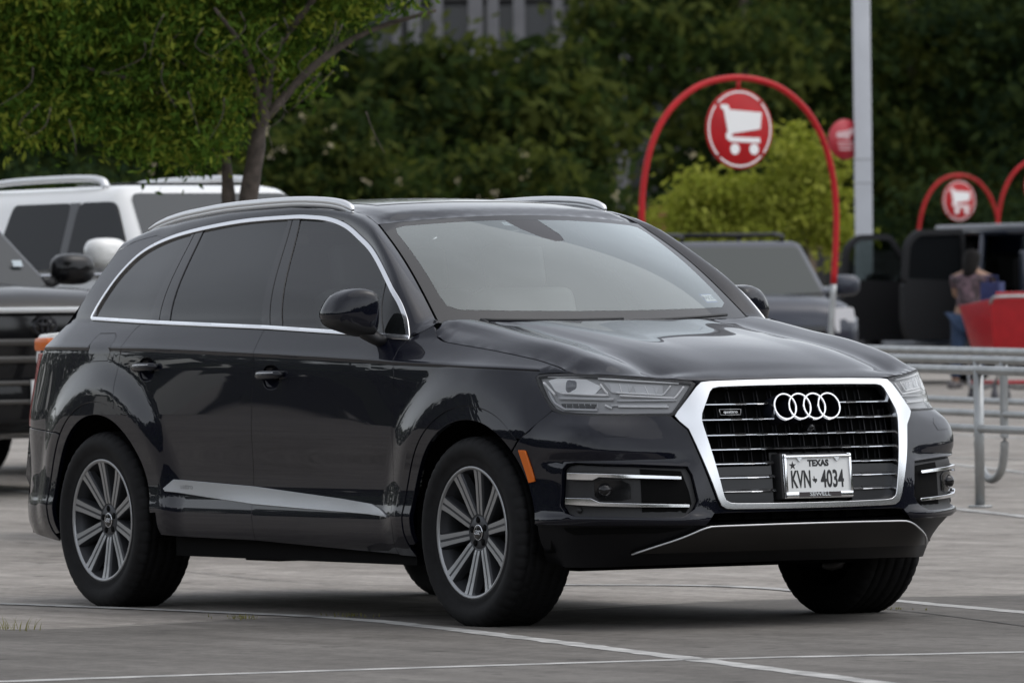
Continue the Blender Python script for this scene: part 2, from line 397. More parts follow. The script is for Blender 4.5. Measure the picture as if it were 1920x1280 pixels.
def panel(name, poly, surf, m, parent, holes=(), sp=.03, off=0., gap=.0022, flange=.012, label=None, crease=()):
    """a sheet cut to an outline on a body surface, its edges turned in"""
    loops = [densify(inset(poly, gap), sp * .7)] + [densify(inset(h, -gap), sp * .7) for h in holes]
    lo = loops[0].min(0); hi = loops[0].max(0)
    gx, gy = np.meshgrid(np.arange(lo[0], hi[0], sp), np.arange(lo[1], hi[1], sp)); gx = gx + (np.arange(gx.shape[0]) % 2)[:, None] * sp * .5
    g = np.stack([gx.ravel(), gy.ravel()], 1); k = inside(loops[0], g)
    for h in loops[1:]: k &= ~inside(h, g)
    g = g[k]; allb = np.concatenate(loops)
    if len(g):
        ok = np.ones(len(g), bool)
        for i in range(0, len(g), 2000):
            ok[i:i + 2000] = ((g[i:i + 2000, None] - allb[None]) ** 2).sum(2).min(1) > (.45 * sp) ** 2
        g = g[ok]
    for line in crease:        # extra rows of points along a crease so that it stays crisp
        c = resample(np.array(line), int(np.linalg.norm(np.diff(np.array(line), axis=0), axis=1).sum() / .02)); T = np.gradient(c, axis=0); T /= np.linalg.norm(T, axis=1)[:, None]; Nn = np.stack([-T[:, 1], T[:, 0]], 1)
        ex = np.concatenate([c + Nn * d for d in (-.020, -.013, -.008, -.004, -.001, .002, .006, .011, .017)])
        k = inside(loops[0], ex)
        for h in loops[1:]: k &= ~inside(h, ex)
        ex = ex[k]
        if len(ex): ex = ex[((ex[:, None] - allb[None]) ** 2).sum(2).min(1) > .0045 ** 2]
        if len(ex):
            if len(g): g = g[((g[:, None] - c[None]) ** 2).sum(2).min(1) > .026 ** 2]
            g = np.concatenate([g, ex]) if len(g) else ex
    pts = np.concatenate([allb, g]); edges = []; b = 0
    for l in loops: edges += [(b + i, b + (i + 1) % len(l)) for i in range(len(l))]; b += len(l)
    r = mgeo.delaunay_2d_cdt([Vector(map(float, p)) for p in pts], edges, [], 0, 1e-7)
    q = np.array([tuple(v) for v in r[0]]); tri = np.array([f for f in r[2] if len(f) == 3])
    cen = q[tri].mean(1); k = inside(loops[0], cen)
    for h in loops[1:]: k &= ~inside(h, cen)
    tri = tri[k]
    P, n = surf_n(surf, q); P = P + n * off
    a = P[tri]; fn = np.cross(a[:, 1] - a[:, 0], a[:, 2] - a[:, 0]); fl = (fn * n[tri[:, 0]]).sum(1) < 0; tri[fl] = tri[fl][:, ::-1]
    V = [P]; N = [n]; Fc = [tuple(t) for t in tri]; b = len(P)
    if flange:
        for l in loops:
            Q, nn = surf_n(surf, l); Q = Q + nn * off; T = np.roll(Q, -1, 0) - np.roll(Q, 1, 0); s = np.cross(T, nn); s /= np.linalg.norm(s, axis=1)[:, None] + 1e-12
            A = .5 * np.sum(l[:, 0] * np.roll(l[:, 1], -1) - np.roll(l[:, 0], -1) * l[:, 1])
            # outward direction in surface: test with a small step in the domain
            cin = inset(l, 1e-3 * (1 if l is loops[0] else -1)); Ci = surf(cin) + nn * off; o = np.sign(((Q - Ci) * s).sum(1)); s = s * np.where(o == 0, 1, o)[:, None]
            bev = min(.0022, flange * .3); k = len(l)
            rings = [Q, Q + s * bev * .6 - nn * bev * .5, Q + s * bev - nn * bev * 1.3, Q + s * bev - nn * flange]
            nrm = [nn, nn * .6 + s * .8, s, s]
            for rr, n2 in zip(rings, nrm): V.append(rr); N.append(n2 / (np.linalg.norm(n2, axis=1)[:, None] + 1e-12))
            for j in range(3):
                for i in range(k):
                    i2 = (i + 1) % k; qd = [b + j * k + i, b + j * k + i2, b + (j + 1) * k + i2, b + (j + 1) * k + i]
                    p0, p1, p2 = rings[j][i], rings[j][i2], rings[j + 1][i2]
                    if np.dot(np.cross(p1 - p0, p2 - p0), nrm[j][i] + nrm[j + 1][i]) < 0: qd = qd[::-1]
                    Fc.append(tuple(qd))
            b += 4 * k
    o = mesh(name, np.concatenate(V), Fc, m, parent, normals=np.concatenate(N))
    if label: o['label'] = label
    return o
def mir(poly): return [(-a, b) for a, b in reversed(list(poly))]
def arc(xc, zc, r, a0, a1, n=40):
    return [(xc + r * math.cos(math.radians(a)), zc + r * math.sin(math.radians(a))) for a in np.linspace(a0, a1, n)]
# ================================================================ the black SUV
PAINT = mat('black_car_paint', (.0030, .0036, .0085), rough=.4, metal=0., coat=.80, spec=.05, coat_rough=.012)
GBLK = mat('gloss_black_trim', (.006, .006, .007), rough=.12)
MBLK = mat('matte_black_plastic', (.012, .012, .013), rough=.55, noise=(220, .25, 2))
CHROME = mat('polished_trim', (.80, .81, .83), rough=.14, metal=1.)
SATIN = mat('satin_aluminium', (.72, .73, .74), rough=.38, metal=.65)
DCHROME = mat('dark_satin_metal', (.065, .063, .062), rough=.33, metal=1.)
RUBBER = mat('tyre_rubber', (.0085, .0085, .009), rough=.75, noise=(35, .3, 5), spec=.22)
DARK = mat('unlit_dark', (.004, .004, .004), rough=.9, spec=.1)
PGLASS = mat('privacy_glass', (.008, .0092, .0094), rough=.02, spec=.42)
DGLASS = glass('door_glass', (.42, .46, .45), 1.5, .95)
WGLASS = glass('windshield_glass', (.84, .88, .87), 1.52, 2.3, 0., (.94, 1., .99))
LENS = glass('clear_lens', (.98, .98, .98), 1.46, .8)
REFL = mat('lamp_reflector', (.93, .94, .95), rough=.2)
LGREY = mat('lamp_grey', (.62, .63, .65), rough=.3)
AMBER = mat('amber_plastic', (.62, .13, .008), rough=.25)
REDL = mat('red_lens', (.33, .008, .012), rough=.15)
suv = empty('suv', (0, 0, 0), 0, 'glossy black seven-seat suv with large chrome grille in the foreground', 'suv')
door_a = [(-.568, 1.141), (-.583, 1.116), (-.594, 1.095), (-.589, 1.067), (-.575, .999), (-.577, .871), (-.588, .678), (-.592, .507), (-.580, .412), (-.588, .347), (-.630, .272)]
door_b = [(-1.655, 1.191), (-1.667, 1.149), (-1.676, 1.106), (-1.675, 1.066), (-1.684, .956), (-1.697, .779), (-1.725, .558), (-1.727, .47), (-1.720, .371), (-1.723, .308)]
door_r = [(-2.724, 1.217), (-2.772, 1.189), (-2.802, 1.143), (-2.81, 1.114), (-2.826, 1.048), (-2.832, .994), (-2.828, .939), (-2.815, .875)]
dlo = [(-.576, 1.148), (-.602, 1.186), (-.642, 1.232), (-.736, 1.31), (-.929, 1.422), (-1.088, 1.502), (-1.23, 1.556), (-1.384, 1.607), (-1.544, 1.638), (-1.71, 1.65), (-1.867, 1.653), (-2.266, 1.643), (-2.663, 1.609), (-2.904, 1.572), (-3.063, 1.520), (-3.157, 1.440), (-3.219, 1.342), (-3.261, 1.274), (-3.279, 1.243), (-3.264, 1.228)]
belt = [(-2.71, 1.213), (-1.645, 1.184), (-.985, 1.157), (-.562, 1.131)]
hoodshut = [(-.470, 1.198), (-.443, 1.168), (-.417, 1.143), (-.357, 1.127), (-.271, 1.116), (-.01, 1.088), (.237, 1.055), (.366, 1.032), (.457, 1.013), (.516, .994)]
RF, RR, RW = .447, .455, .052      # wheel openings, width of the arch trim
TORN = [(x, float(z_torn(x))) for x in np.linspace(-3.85, .35, 60)]; SILL = [(x, .54) for x in np.linspace(-2.6, -.45, 40)]; CRS = (TORN, SILL)
door_a_s = [tuple(p) for p in cr(door_a, 4)]; door_b_s = [tuple(p) for p in cr(door_b, 4)]; door_r_s = [tuple(p) for p in cr(door_r, 4)]
dlo_s = cr(dlo, 5); hs_s = [tuple(p) for p in cr(hoodshut[2:], 4)]
fender = ([door_a_s[0]] + [] + list(reversed([(-.568, 1.141), (-.52, 1.165), (-.472, 1.19), (-.443, 1.168)]))[::-1][1:] + [(-.417, 1.143)] + hs_s[1:]
          + [(.45, .9985), (.392, .998), (.352, .994), (.342, .982), (.37, .947), (.417, .900), (.469, .856), (.47, .852), (.404, .774), (.364, .743)]
          + arc(0, ZA, RF + RW, 45.6, 188, 46)[1:] + [(-.500, .265), (-.62, .268)] + door_a_s[::-1][:-1])
fdoor = [(-.566, 1.134)] + door_a_s[1:] + [(-1.226, .291)] + door_b_s[::-1][:-1] + [(-1.645, 1.186), (-1.3, 1.170), (-.985, 1.157), (-.75, 1.146)]
rdoor = [(-1.655, 1.186)] + door_b_s[1:] + [(-2.1, .311), (-2.35, .313), (-2.490, .318), (-2.493, .36)] + [(p[0], p[1]) for p in arc(-WB, ZA, RR + RW, 4, 70, 24)] + door_r_s[::-1] + [(-2.71, 1.213), (-2.2, 1.199)]
quarter = (door_r_s + [(p[0], p[1]) for p in arc(-WB, ZA, RR + RW, 70, 133, 30)] + [(-3.38, .748), (-3.60, .755), (-3.80, .765), (-3.80, .86), (-3.745, .95), (-3.70, 1.03), (-3.655, 1.092), (-3.64, 1.106), (-3.615, 1.113), (-3.601, 1.137), (-3.534, 1.208), (-3.435, 1.319), (-3.365, 1.461), (-3.345, 1.53), (-3.20, 1.575), (-3.00, 1.597), (-2.904, 1.577)]
           + [tuple(p) for p in dlo_s[13 * 5 + 1:]] + [(-3.0, 1.222)])
rbump = [(-3.80, .762), (-3.60, .752), (-3.382, .744)] + arc(-WB, ZA, RR + RW, 134, 190, 16) + [(-3.51, .27), (-3.80, .30), (-3.90, .38), (-3.92, .50), (-3.90, .762)]
tail = [(-3.657, 1.090), (-3.702, 1.03), (-3.747, .95), (-3.802, .86), (-3.802, .768), (-3.90, .768), (-3.94, .95), (-3.93, 1.07), (-3.80, 1.088)]
blade = [(-2.43, .515), (-2.375, .552), (-1.724, .531), (-1.016, .490), (-.772, .472), (-.70, .453), (-.618, .424), (-.791, .434), (-1.25, .446), (-1.714, .460), (-2.1, .484), (-2.42, .505)]
fuel = [(-3.118, 1.09), (-3.112, 1.15), (-3.085, 1.172), (-2.94, 1.172), (-2.912, 1.155), (-2.912, 1.09), (-2.93, 1.055), (-3.095, 1.052)]
def ztop(x):      # top of the window opening
    q = dlo_s[:90]; i = np.argsort(q[:, 0]); return float(np.interp(x, q[i, 0], q[i, 1]))
def zbel(x): return float(np.interp(x, [-3.264, -2.71, -1.645, -.985, -.562], [1.228, 1.213, 1.184, 1.157, 1.131]))
IN = .013
ring_out = [tuple(p) for p in dlo_s] + [(-2.71, 1.211), (-1.645, 1.182), (-.985, 1.155), (-.563, 1.132)]
ring_in = [tuple(p) for p in inset(densify(ring_out, .02), .014)]
def pane(bot0, bot1, top0, top1, mid=None, n=10):
    """pane between two slanted sides (x at belt, x at top) rear -> front"""
    e = .006
    b = [(x, zbel(x) + e) for x in np.linspace(bot0, bot1, n)]; t = [(x, ztop(x) - .006) for x in np.linspace(top1, top0, n * 2)]
    return b + t + ([mid] if mid else [])
HANDLES = ((-2.58, 1.027), (-1.533, .994))
def cup(cx, cz, rx=.068, rz=.044):
    return [(cx + rx * math.copysign(abs(math.cos(t)) ** .8, math.cos(t)) * (1 if True else 0), cz - .004 + rz * math.copysign(abs(math.sin(t)) ** .8, math.sin(t)) * (1.25 if math.sin(t) < 0 else 1)) for t in np.linspace(0, 2 * math.pi, 28, endpoint=False)]
for side in (-1, 1):
    s_ = sS(side)
    panel('front_fender', fender, s_, PAINT, suv, sp=.024, crease=CRS)
    fd = panel('front_door', fdoor, s_, PAINT, suv, holes=[cup(*HANDLES[1])], sp=.026, crease=CRS)
    rd = panel('rear_door', rdoor, s_, PAINT, suv, holes=[cup(*HANDLES[0])], sp=.026, crease=CRS)
    qp = panel('quarter_panel', quarter, s_, PAINT, suv, holes=[fuel], sp=.026, crease=CRS)
    panel('fuel_flap', fuel, s_, PAINT, qp, sp=.03, gap=.0016)
    panel('rear_bumper', rbump, s_, PAINT, suv, sp=.03)
    panel('tail_light', tail, s_, REDL, suv, sp=.03, label='red tail light on the rear corner')
    for d, (cx, cz) in ((rd, HANDLES[0]), (fd, HANDLES[1])):
        # handle bowl and grip
        c = cup(cx, cz, .071, .047); q = np.array(c); cc = np.array([cx, cz - .008]); R = []
        for k, (sc, dp) in enumerate(((1, .004), (.93, .020), (.7, .030), (.35, .034))):
            w = cc + (q - cc) * sc; P, n = surf_n(s_, w); R.append(P - n * dp)
        b = MB(); b.grid(np.array(R).transpose(1, 0, 2), closeu=True); P, n = surf_n(s_, np.array([cc])); b.v.append(tuple(P[0] - n[0] * .034)); b.build('handle_bowl', PAINT, d)
        g = np.linspace(-.105, .105, 13); w = np.stack([cx + .004 + g, np.full(13, cz) - .0 + g * .02], 1); P, n = surf_n(s_, w); h = .034 - .026 * (np.abs(g) / .105) ** 3
        b = MB(); b.tube(P + n * (h[:, None] - .004), np.interp(np.abs(g), [0, .08, .1, .105], [.017, .017, .013, .006]), 12, sx=.75, sy=1.0); b.build('door_handle', PAINT, d)
        b = MB(); b.tube((P + n * (h[:, None] + .008))[2:-2] + [0, 0, .008], .0014, 6); b.build('handle_trim', CHROME, d)
    panel('side_blade', blade, s_, mat('brushed_blade', (.42, .43, .44), rough=.42, metal=.6), suv, sp=.05, off=.007, gap=0, label='brushed silver strip along the lower doors')
    o = panel('window_trim', ring_out, s_, CHROME, suv, holes=[ring_in], sp=.012, off=.007, gap=0, flange=.02)
    panel('quarter_window', [(-3.262, 1.236), (-3.248, 1.276)] + [(x, ztop(x) - .006) for x in np.linspace(-3.205, -2.668, 16)] + [(-2.680, 1.40), (-2.690, 1.224)], s_, PGLASS, suv, sp=.04, off=-.004, gap=0)
    panel('rear_door_window', pane(-2.489, -1.693, -2.575, -1.89, (-2.590, 1.45)), s_, PGLASS, rd, sp=.04, off=-.004, gap=0)
    fw = [(x, zbel(x) + .006) for x in np.linspace(-1.535, -.770, 10)] + [(-.840, 1.30), (-.905, 1.392)] + [(x, ztop(x) - .006) for x in np.linspace(-.925, -1.802, 22)]
    panel('front_door_window', fw, s_, DGLASS, fd, sp=.04, off=-.004, gap=0, flange=0)
    panel('vent_window', [(-.755, zbel(-.755) + .006), (-.585, zbel(-.585) + .006), (-.612, 1.19), (-.73, 1.297), (-.87, 1.382), (-.82, 1.26)], s_, PGLASS, fd, sp=.04, off=-.004, gap=0)
    panel('mirror_sail', [(-.775, zbel(-.775) + .015), (-.745, zbel(-.745) + .015), (-.82, 1.27), (-.872, 1.372), (-.905, 1.392), (-.845, 1.30)], s_, GBLK, fd, sp=.03, off=-.001, gap=0)
    # pillars between the panes
    def strip(name, b0, b1, t0, t1, par, mid=None): panel(name, [(b0, zbel(b0) + .008), (b1, zbel(b1) + .008), (t1, ztop(t1) - .008), (t0, ztop(t0) - .008)] + ([mid] if mid else []), s_, GBLK, par, sp=.04, off=0, gap=.001)
    strip('pillar_cover', -1.620, -1.524, -1.848, -1.790, fd); strip('pillar_cover', -1.693, -1.626, -1.888, -1.854, rd)
    strip('pillar_cover', -2.586, -2.492, -2.642, -2.578, rd, None); strip('pillar_cover', -2.686, -2.592, -2.668, -2.648, qp)
    # fill behind the panes so that no light leaks between them
    # roof side frame (lofted from window trim to roof ditch / windshield)
    we = wind(np.linspace(0, 1, 12), np.linspace(.75, .635, 12) + .006)
    r1 = np.concatenate([[(-.478, .782, 1.198), (-.53, .77, 1.206)], we, [(-1.31, .627, 1.641), (-1.448, .62, 1.664), (-1.955, .612, 1.690), (-2.46, .600, 1.683), (-2.819, .588, 1.662), (-3.10, .575, 1.632), (-3.33, .565, 1.585)]])
    r0d = [(-.472, 1.188), (-.52, 1.163), (-.570, 1.147)] + [tuple(p) for p in dlo_s[1:13 * 5 + 1]] + [(-3.0, 1.592), (-3.20, 1.570), (-3.345, 1.528)]
    r0 = sS(1)(np.array(r0d)) + [0, .001, .001]
    # parametrise both rails by matching landmark stations
    K = 64; A = np.concatenate([resample(r0[:3], 5)[:-1], resample(r0[2:28], 26)[:-1], resample(r0[27:], K - 29)])
    B = np.concatenate([resample(r1[:3], 5)[:-1], resample(r1[2:14], 26)[:-1], resample(r1[13:], K - 29)])
    G = []
    for i in range(len(A)):
        row = []; d = B[i] - A[i]; up = np.array([.25, .6, .75]); up = up / np.linalg.norm(up)
        for t in np.linspace(0, 1, 9): row.append(A[i] + d * t + up * (.16 * np.linalg.norm(d) * math.sin(math.pi * t)))
        G.append(row)
    G = np.array(G) * [1, side, 1]
    b = MB(); b.grid(G); b.build('side_frame', PAINT, suv)
    # roof rail
    rl = np.array([(-1.437, .622, 1.668), (-1.47, .620, 1.684), (-1.55, .617, 1.700), (-1.70, .614, 1.712), (-1.971, .607, 1.718), (-2.465, .595, 1.706), (-2.80, .584, 1.684), (-2.959, .577, 1.669), (-3.14, .568, 1.643), (-3.253, .562, 1.621)])
    q = cr(rl, 5) * [1, side, 1]; rad = np.interp(np.arange(len(q)), [0, 3, 8, len(q) - 8, len(q) - 1], [.006, .014, .018, .018, .006])
    b = MB(); b.tube(q, rad, 14, sx=1.15, sy=1.0); b.tube(q - [0, 0, .014], rad * .9, 8, sx=1.2, sy=1.1); b.build('roof_rail', SATIN, suv)
    # dark fill inside doors, floor of wheel well
    for xw in (0, -WB):
        b = MB(); b.lathe([(.30, .55), (.50, .55), (.50, .905)], 40, 'y', (xw, 0, ZA)); b.v = [(x, y * side, max(z, .30)) for x, y, z in b.v]; b.build('wheel_arch_liner', DARK, suv)
    # painted arch trims
    ra = arc(0, ZA, RF + RW - .002, 47, 187, 60) + arc(0, ZA, RF, 187, 47, 60); panel('arch_trim', ra, s_, PAINT, suv, sp=.017, off=-.004, gap=0, flange=.02)
    ra = arc(-WB, ZA, RR + RW - .002, 5, 188, 60) + arc(-WB, ZA, RR, 188, 5, 60); panel('arch_trim', ra, s_, PAINT, suv, sp=.017, off=-.004, gap=0, flange=.02)
    # side marker lamp on the front bumper corner
    panel('side_marker', [(.357, .699), (.392, .697), (.437, .580), (.405, .574)], s_, AMBER, suv, sp=.03, off=.006, gap=0, label='amber side marker ahead of the front wheel')
# hood
hb3 = np.concatenate([sS(1)(np.array(hs_s)), F(np.array([.7103, .6, .5042, .42, .3386, .3061, .2384, .1202, 0.]), np.array([.9985, .9925, .9845, .9745, .9655, .9650, .9665, .968, .968]))[1:] - [.004, 0, 0]])
hrear = np.array([(-.417, .868, 1.143), (-.443, .845, 1.168), (-.475, .795, 1.196), (-.505, .765, 1.207), (-.525, .74, 1.209), (-.49, .66, 1.206), (-.445, .50, 1.204), (-.405, .3, 1.205), (-.385, .12, 1.206), (-.382, 0, 1.206)])
hrear[0, 1] = S(-.417, 1.143); hrear[1, 1] = S(-.443, 1.168)
hs2 = snap(hood, np.concatenate([hb3, ]), .10); hs3 = snap(hs2, hrear, .08)
hp = [(p[0], -p[1]) for p in hb3[::1]]
hp = hp + [(p[0], p[1]) for p in hb3[::-1][1:]] + [(p[0], p[1]) for p in hrear[1:]] + [(p[0], -p[1]) for p in hrear[::-1][1:-1]]
panel('hood', hp, sH(hs3), PAINT, suv, sp=.022, flange=.02)
# roof with panoramic glass
ditch = np.concatenate([wind(np.ones(20), np.linspace(0, .635, 20)) - [.012, 0, 0], [(-1.31, .622, 1.639), (-1.448, .614, 1.662), (-1.955, .606, 1.688), (-2.46, .594, 1.681), (-2.819, .582, 1.660), (-3.10, .569, 1.630), (-3.33, .559, 1.583), (-3.40, .45, 1.595), (-3.43, .2, 1.61), (-3.435, 0, 1.612)]])
roofs = snap(roof, ditch, .10)
rp = [(p[0], p[1]) for p in ditch] + [(p[0], -p[1]) for p in ditch[::-1][1:-1]]
sun_p = [(-1.50, -.47), (-1.46, -.3), (-1.44, 0), (-1.46, .3), (-1.50, .47), (-2.75, .46), (-2.78, .43), (-2.78, -.43), (-2.75, -.46)]
rf = panel('roof', rp, sH(roofs), PAINT, suv, holes=[sun_p], sp=.04)
panel('sunroof', sun_p, sH(roofs), GBLK, rf, sp=.06, off=.002, gap=.004)
# windshield
def wsurf(q): return wind(q[:, 1], q[:, 0] * (.75 + (.635 - .75) * q[:, 1]))
def wpoly(a, b0, b1): return [(x, b0) for x in np.linspace(-a, a, 12)] + [(x, b1) for x in np.linspace(a, -a, 12)]
fin = [(x, .085 + .0 * x) for x in np.linspace(-.86, .86, 14)] + [(.915, .12), (.925, .2), (.93, .5), (.935, .86), (.92, .93), (.86, .945)] + [(x, .945) for x in np.linspace(.8, -.8, 12)] + [(-.86, .945), (-.92, .93), (-.935, .86), (-.93, .5), (-.925, .2), (-.915, .12)]
SNS = [(-.17, .945), (-.12, .84), (-.03, .74), (.04, .70), (.11, .705), (.125, .77), (.08, .945)]
CLEAR = fin[:14 + 6] + [(x, .945) for x in np.linspace(.8, .09, 6)] + SNS[::-1] + [(x, .945) for x in np.linspace(-.18, -.8, 6)] + fin[14 + 6 + 12:]
ws = panel('windshield', CLEAR, wsurf, WGLASS, suv, sp=.05, gap=0, flange=0)
FRIT = mat('windshield_border', (.012, .0115, .0115), rough=.03, spec=.55)
panel('windshield_border', wpoly(.996, -.03, .997), wsurf, FRIT, ws, holes=[fin], sp=.04, off=-.0004, gap=0, flange=0)
panel('sensor_cover', SNS, wsurf, mat('sensor_brown', (.016, .013, .013), rough=.03, spec=.5), ws, sp=.05, off=-.0006, gap=0, flange=0)
WHITE = mat('white_print', (.78, .79, .79), rough=.5); BLUEP = mat('blue_print', (.05, .10, .35), rough=.5); INK = mat('black_print', (.012, .012, .013), rough=.45)
st = panel('sticker', [(.77, .13), (.77, .205), (.875, .205), (.875, .13)], wsurf, BLUEP, ws, sp=.05, off=-.003, gap=0, flange=0, label='blue-edged white registration sticker low in the windshield')
panel('sticker_face', [(.777, .14), (.777, .195), (.868, .195), (.868, .14)], wsurf, WHITE, st if False else ws, sp=.05, off=-.0015, gap=0, flange=0)
panel('toll_tag', [(-.20, .935), (-.205, .895), (-.135, .885), (-.125, .93)], wsurf, mat('pale_tag', (.45, .52, .56), rough=.5), ws, sp=.05, off=-.003, gap=0, flange=0)
def on_ws(x, s, off=.0):
    q = np.array([[x, s]]); P, n = surf_n(wsurf, q); a = wsurf(q + [.01, 0])[0] - P[0]; a /= np.linalg.norm(a); n = n[0]; u = np.cross(n, a)
    p = P[0] + n * off; return Matrix(((a[0], u[0], n[0], p[0]), (a[1], u[1], n[1], p[1]), (a[2], u[2], n[2], p[2]), (0, 0, 0, 1)))
text('sticker_print', '04/21', on_ws(.822, .168, -.0008), .034, mat('grey_print', (.25, .27, .29), rough=.5), ws, bold=.0006)
# cowl and wipers
b = MB(); G = []
for y in np.linspace(-.70, .70, 25):
    t = abs(y) / .75; xb = -.40 - .181 * t ** 2.2; G.append([(xb + .075, y, 1.175), (xb + .03, y, 1.172), (xb - .02, y, 1.185), (xb - .10, y, 1.19)])
b.grid(np.array(G)); b.build('cowl', MBLK, suv)
for y0, y1 in ((-.60, .02), (-.02, .60)):
    ys = np.linspace(y0, y1, 14); P = wind(np.interp(ys, [y0, y1], [-.015, .004]), ys) + [.014, 0, .010]
    b = MB(); b.tube(P, .007, 6); b.tube([P[0], P[0] + [.05, .02, -.02]], .008, 6); b.build('wiper', MBLK, suv)
# rear face (never seen from here, closes the body)
G = []
for z, x0, w in ((.30, -3.90, .78), (.55, -4.03, .82), (.78, -4.02, .80), (1.05, -3.99, .76), (1.12, -3.93, .70), (1.30, -3.75, .66), (1.48, -3.56, .61), (1.60, -3.42, .55)):
    G.append([(x0 + .10 * (y / w) ** 2 * (1 if z < 1.2 else .8), y, z) for y in np.linspace(-w, w, 13)])
b = MB(); b.grid(np.array(G)); b.build('tailgate', PAINT, suv)
for side in (-1, 1):      # links between side panels and tailgate
    b = MB()
    zz = [.30, .42, .55, .65, .78, .9, 1.05, 1.10]; G = []
    for z in zz:
        e = F  # noqa
        a = (-3.895, side * float(S(-3.895, z)), z); w = np.interp(z, [.30, .55, .78, 1.05, 1.12], [.78, .82, .80, .76, .70]); x0 = np.interp(z, [.30, .55, .78, 1.05, 1.12], [-3.80, -3.93, -3.92, -3.89, -3.83])
        G.append([a, (x0, side * w, z)])
    b.grid(np.array(G))
    G = []
    for x, z in ((-3.61, 1.112), (-3.534, 1.208), (-3.435, 1.319), (-3.365, 1.461), (-3.345, 1.53)):
        w = np.interp(z, [1.12, 1.30, 1.48, 1.60], [.70, .66, .61, .55]); x0 = np.interp(z, [1.12, 1.30, 1.48, 1.60], [-3.85, -3.68, -3.49, -3.36])
        G.append([(x, side * float(S(x, z)), z), (x0, side * w, z)])
    b.grid(np.array(G))
    G = [[(x, side * float(S(x, 1.105)), 1.108), (x, side * .60, 1.12)] for x in (-3.60, -3.7, -3.8, -3.88)]; b.grid(np.array(G)); b.build('tailgate_edge', PAINT, suv)
# floor pan and bulkheads
b = MB(); b.box((-1.6, 0, .27), (3.9, 1.36, .10)); b.box((-1.5, 0, .27), (1.95, 1.78, .08)); b.box((.42, 0, .29), (.55, 1.2, .08)); b.box((-3.55, 0, .33), (.5, 1.5, .1)); b.box((-.40, 0, .70), (.04, 1.50, .75)); b.box((-2.25, -.45, .235), (.28, .3, .06)); b.box((-1.0, .3, .235), (.5, .3, .06)); b.box((-.45, -.5, .24), (.3, .4, .05))
b.build('underbody', DARK, suv)
# ---------------------------------------------------------------- SUV front end
def Fp(u, z, d=0.):
    """points on the front wrap (u<0 near side), moved d inwards"""
    q = np.stack([np.atleast_1d(np.asarray(u, float)), np.atleast_1d(np.asarray(z, float))], 1); P, n = surf_n(sF, q); return P - n * d
GOUT = [(.0, .9605), (.1731, .9585), (.29, .9555), (.318, .952), (.335, .935), (.405, .842), (.414, .826), (.405, .806), (.3824, .775), (.313, .5059), (.3035, .480), (.288, .469), (.265, .4665), (.1383, .4650), (0, .4645)]
GIN = [(.0, .940), (.1764, .9385), (.268, .936), (.287, .931), (.2975, .918), (.333, .835), (.338, .808), (.336, .786), (.2955, .518), (.290, .500), (.275, .4885), (.250, .4855), (.1378, .4835), (0, .483)]
def sym(half): return [(-u, z) for u, z in half] + [(u, z) for u, z in half[::-1] if u > 0]
HL = [(.891, .9807), (.8886, .991), (.8487, .9966), (.7094, .9944), (.5557, .9843), (.4232, .9692), (.3446, .9594), (.3347, .952), (.3797, .8867), (.4125, .838), (.425, .8318), (.5277, .8328), (.6775, .8381), (.7354, .8438), (.7717, .8572), (.8215, .8986), (.8701, .9474)]
FOG = [(.7005, .6257), (.6899, .6443), (.663, .6485), (.5123, .6413), (.4026, .6296), (.392, .60), (.3843, .5387), (.3793, .5015), (.3922, .471), (.4242, .4452), (.4526, .444), (.6598, .4506), (.6911, .4605), (.7069, .485)]
bh = [(.425, .8290), (.408, .806), (.3854, .775), (.316, .5059), (.3065, .479), (.29, .4665), (.1383, .4630), (0, .4625)]
bl = [(0, .452), (.30, .4515), (.325, .4485), (.349, .410), (.36, .404), (.4644, .4060), (.7114, .4075), (.800, .4120)]
ba = [(.80 + .44 - RF * math.cos(math.radians(a)), ZA + RF * math.sin(math.radians(a))) for a in np.linspace(6, 45.6, 14)]
bs = [(.8753, .7427), (.8358, .7738), (.7719, .8521), (.7354, .8412), (.6775, .8355), (.5277, .8302)]
half = bh + bl + ba + bs
bump = [(-u, z) for u, z in half] ; bump2 = [(u, z) for u, z in half]
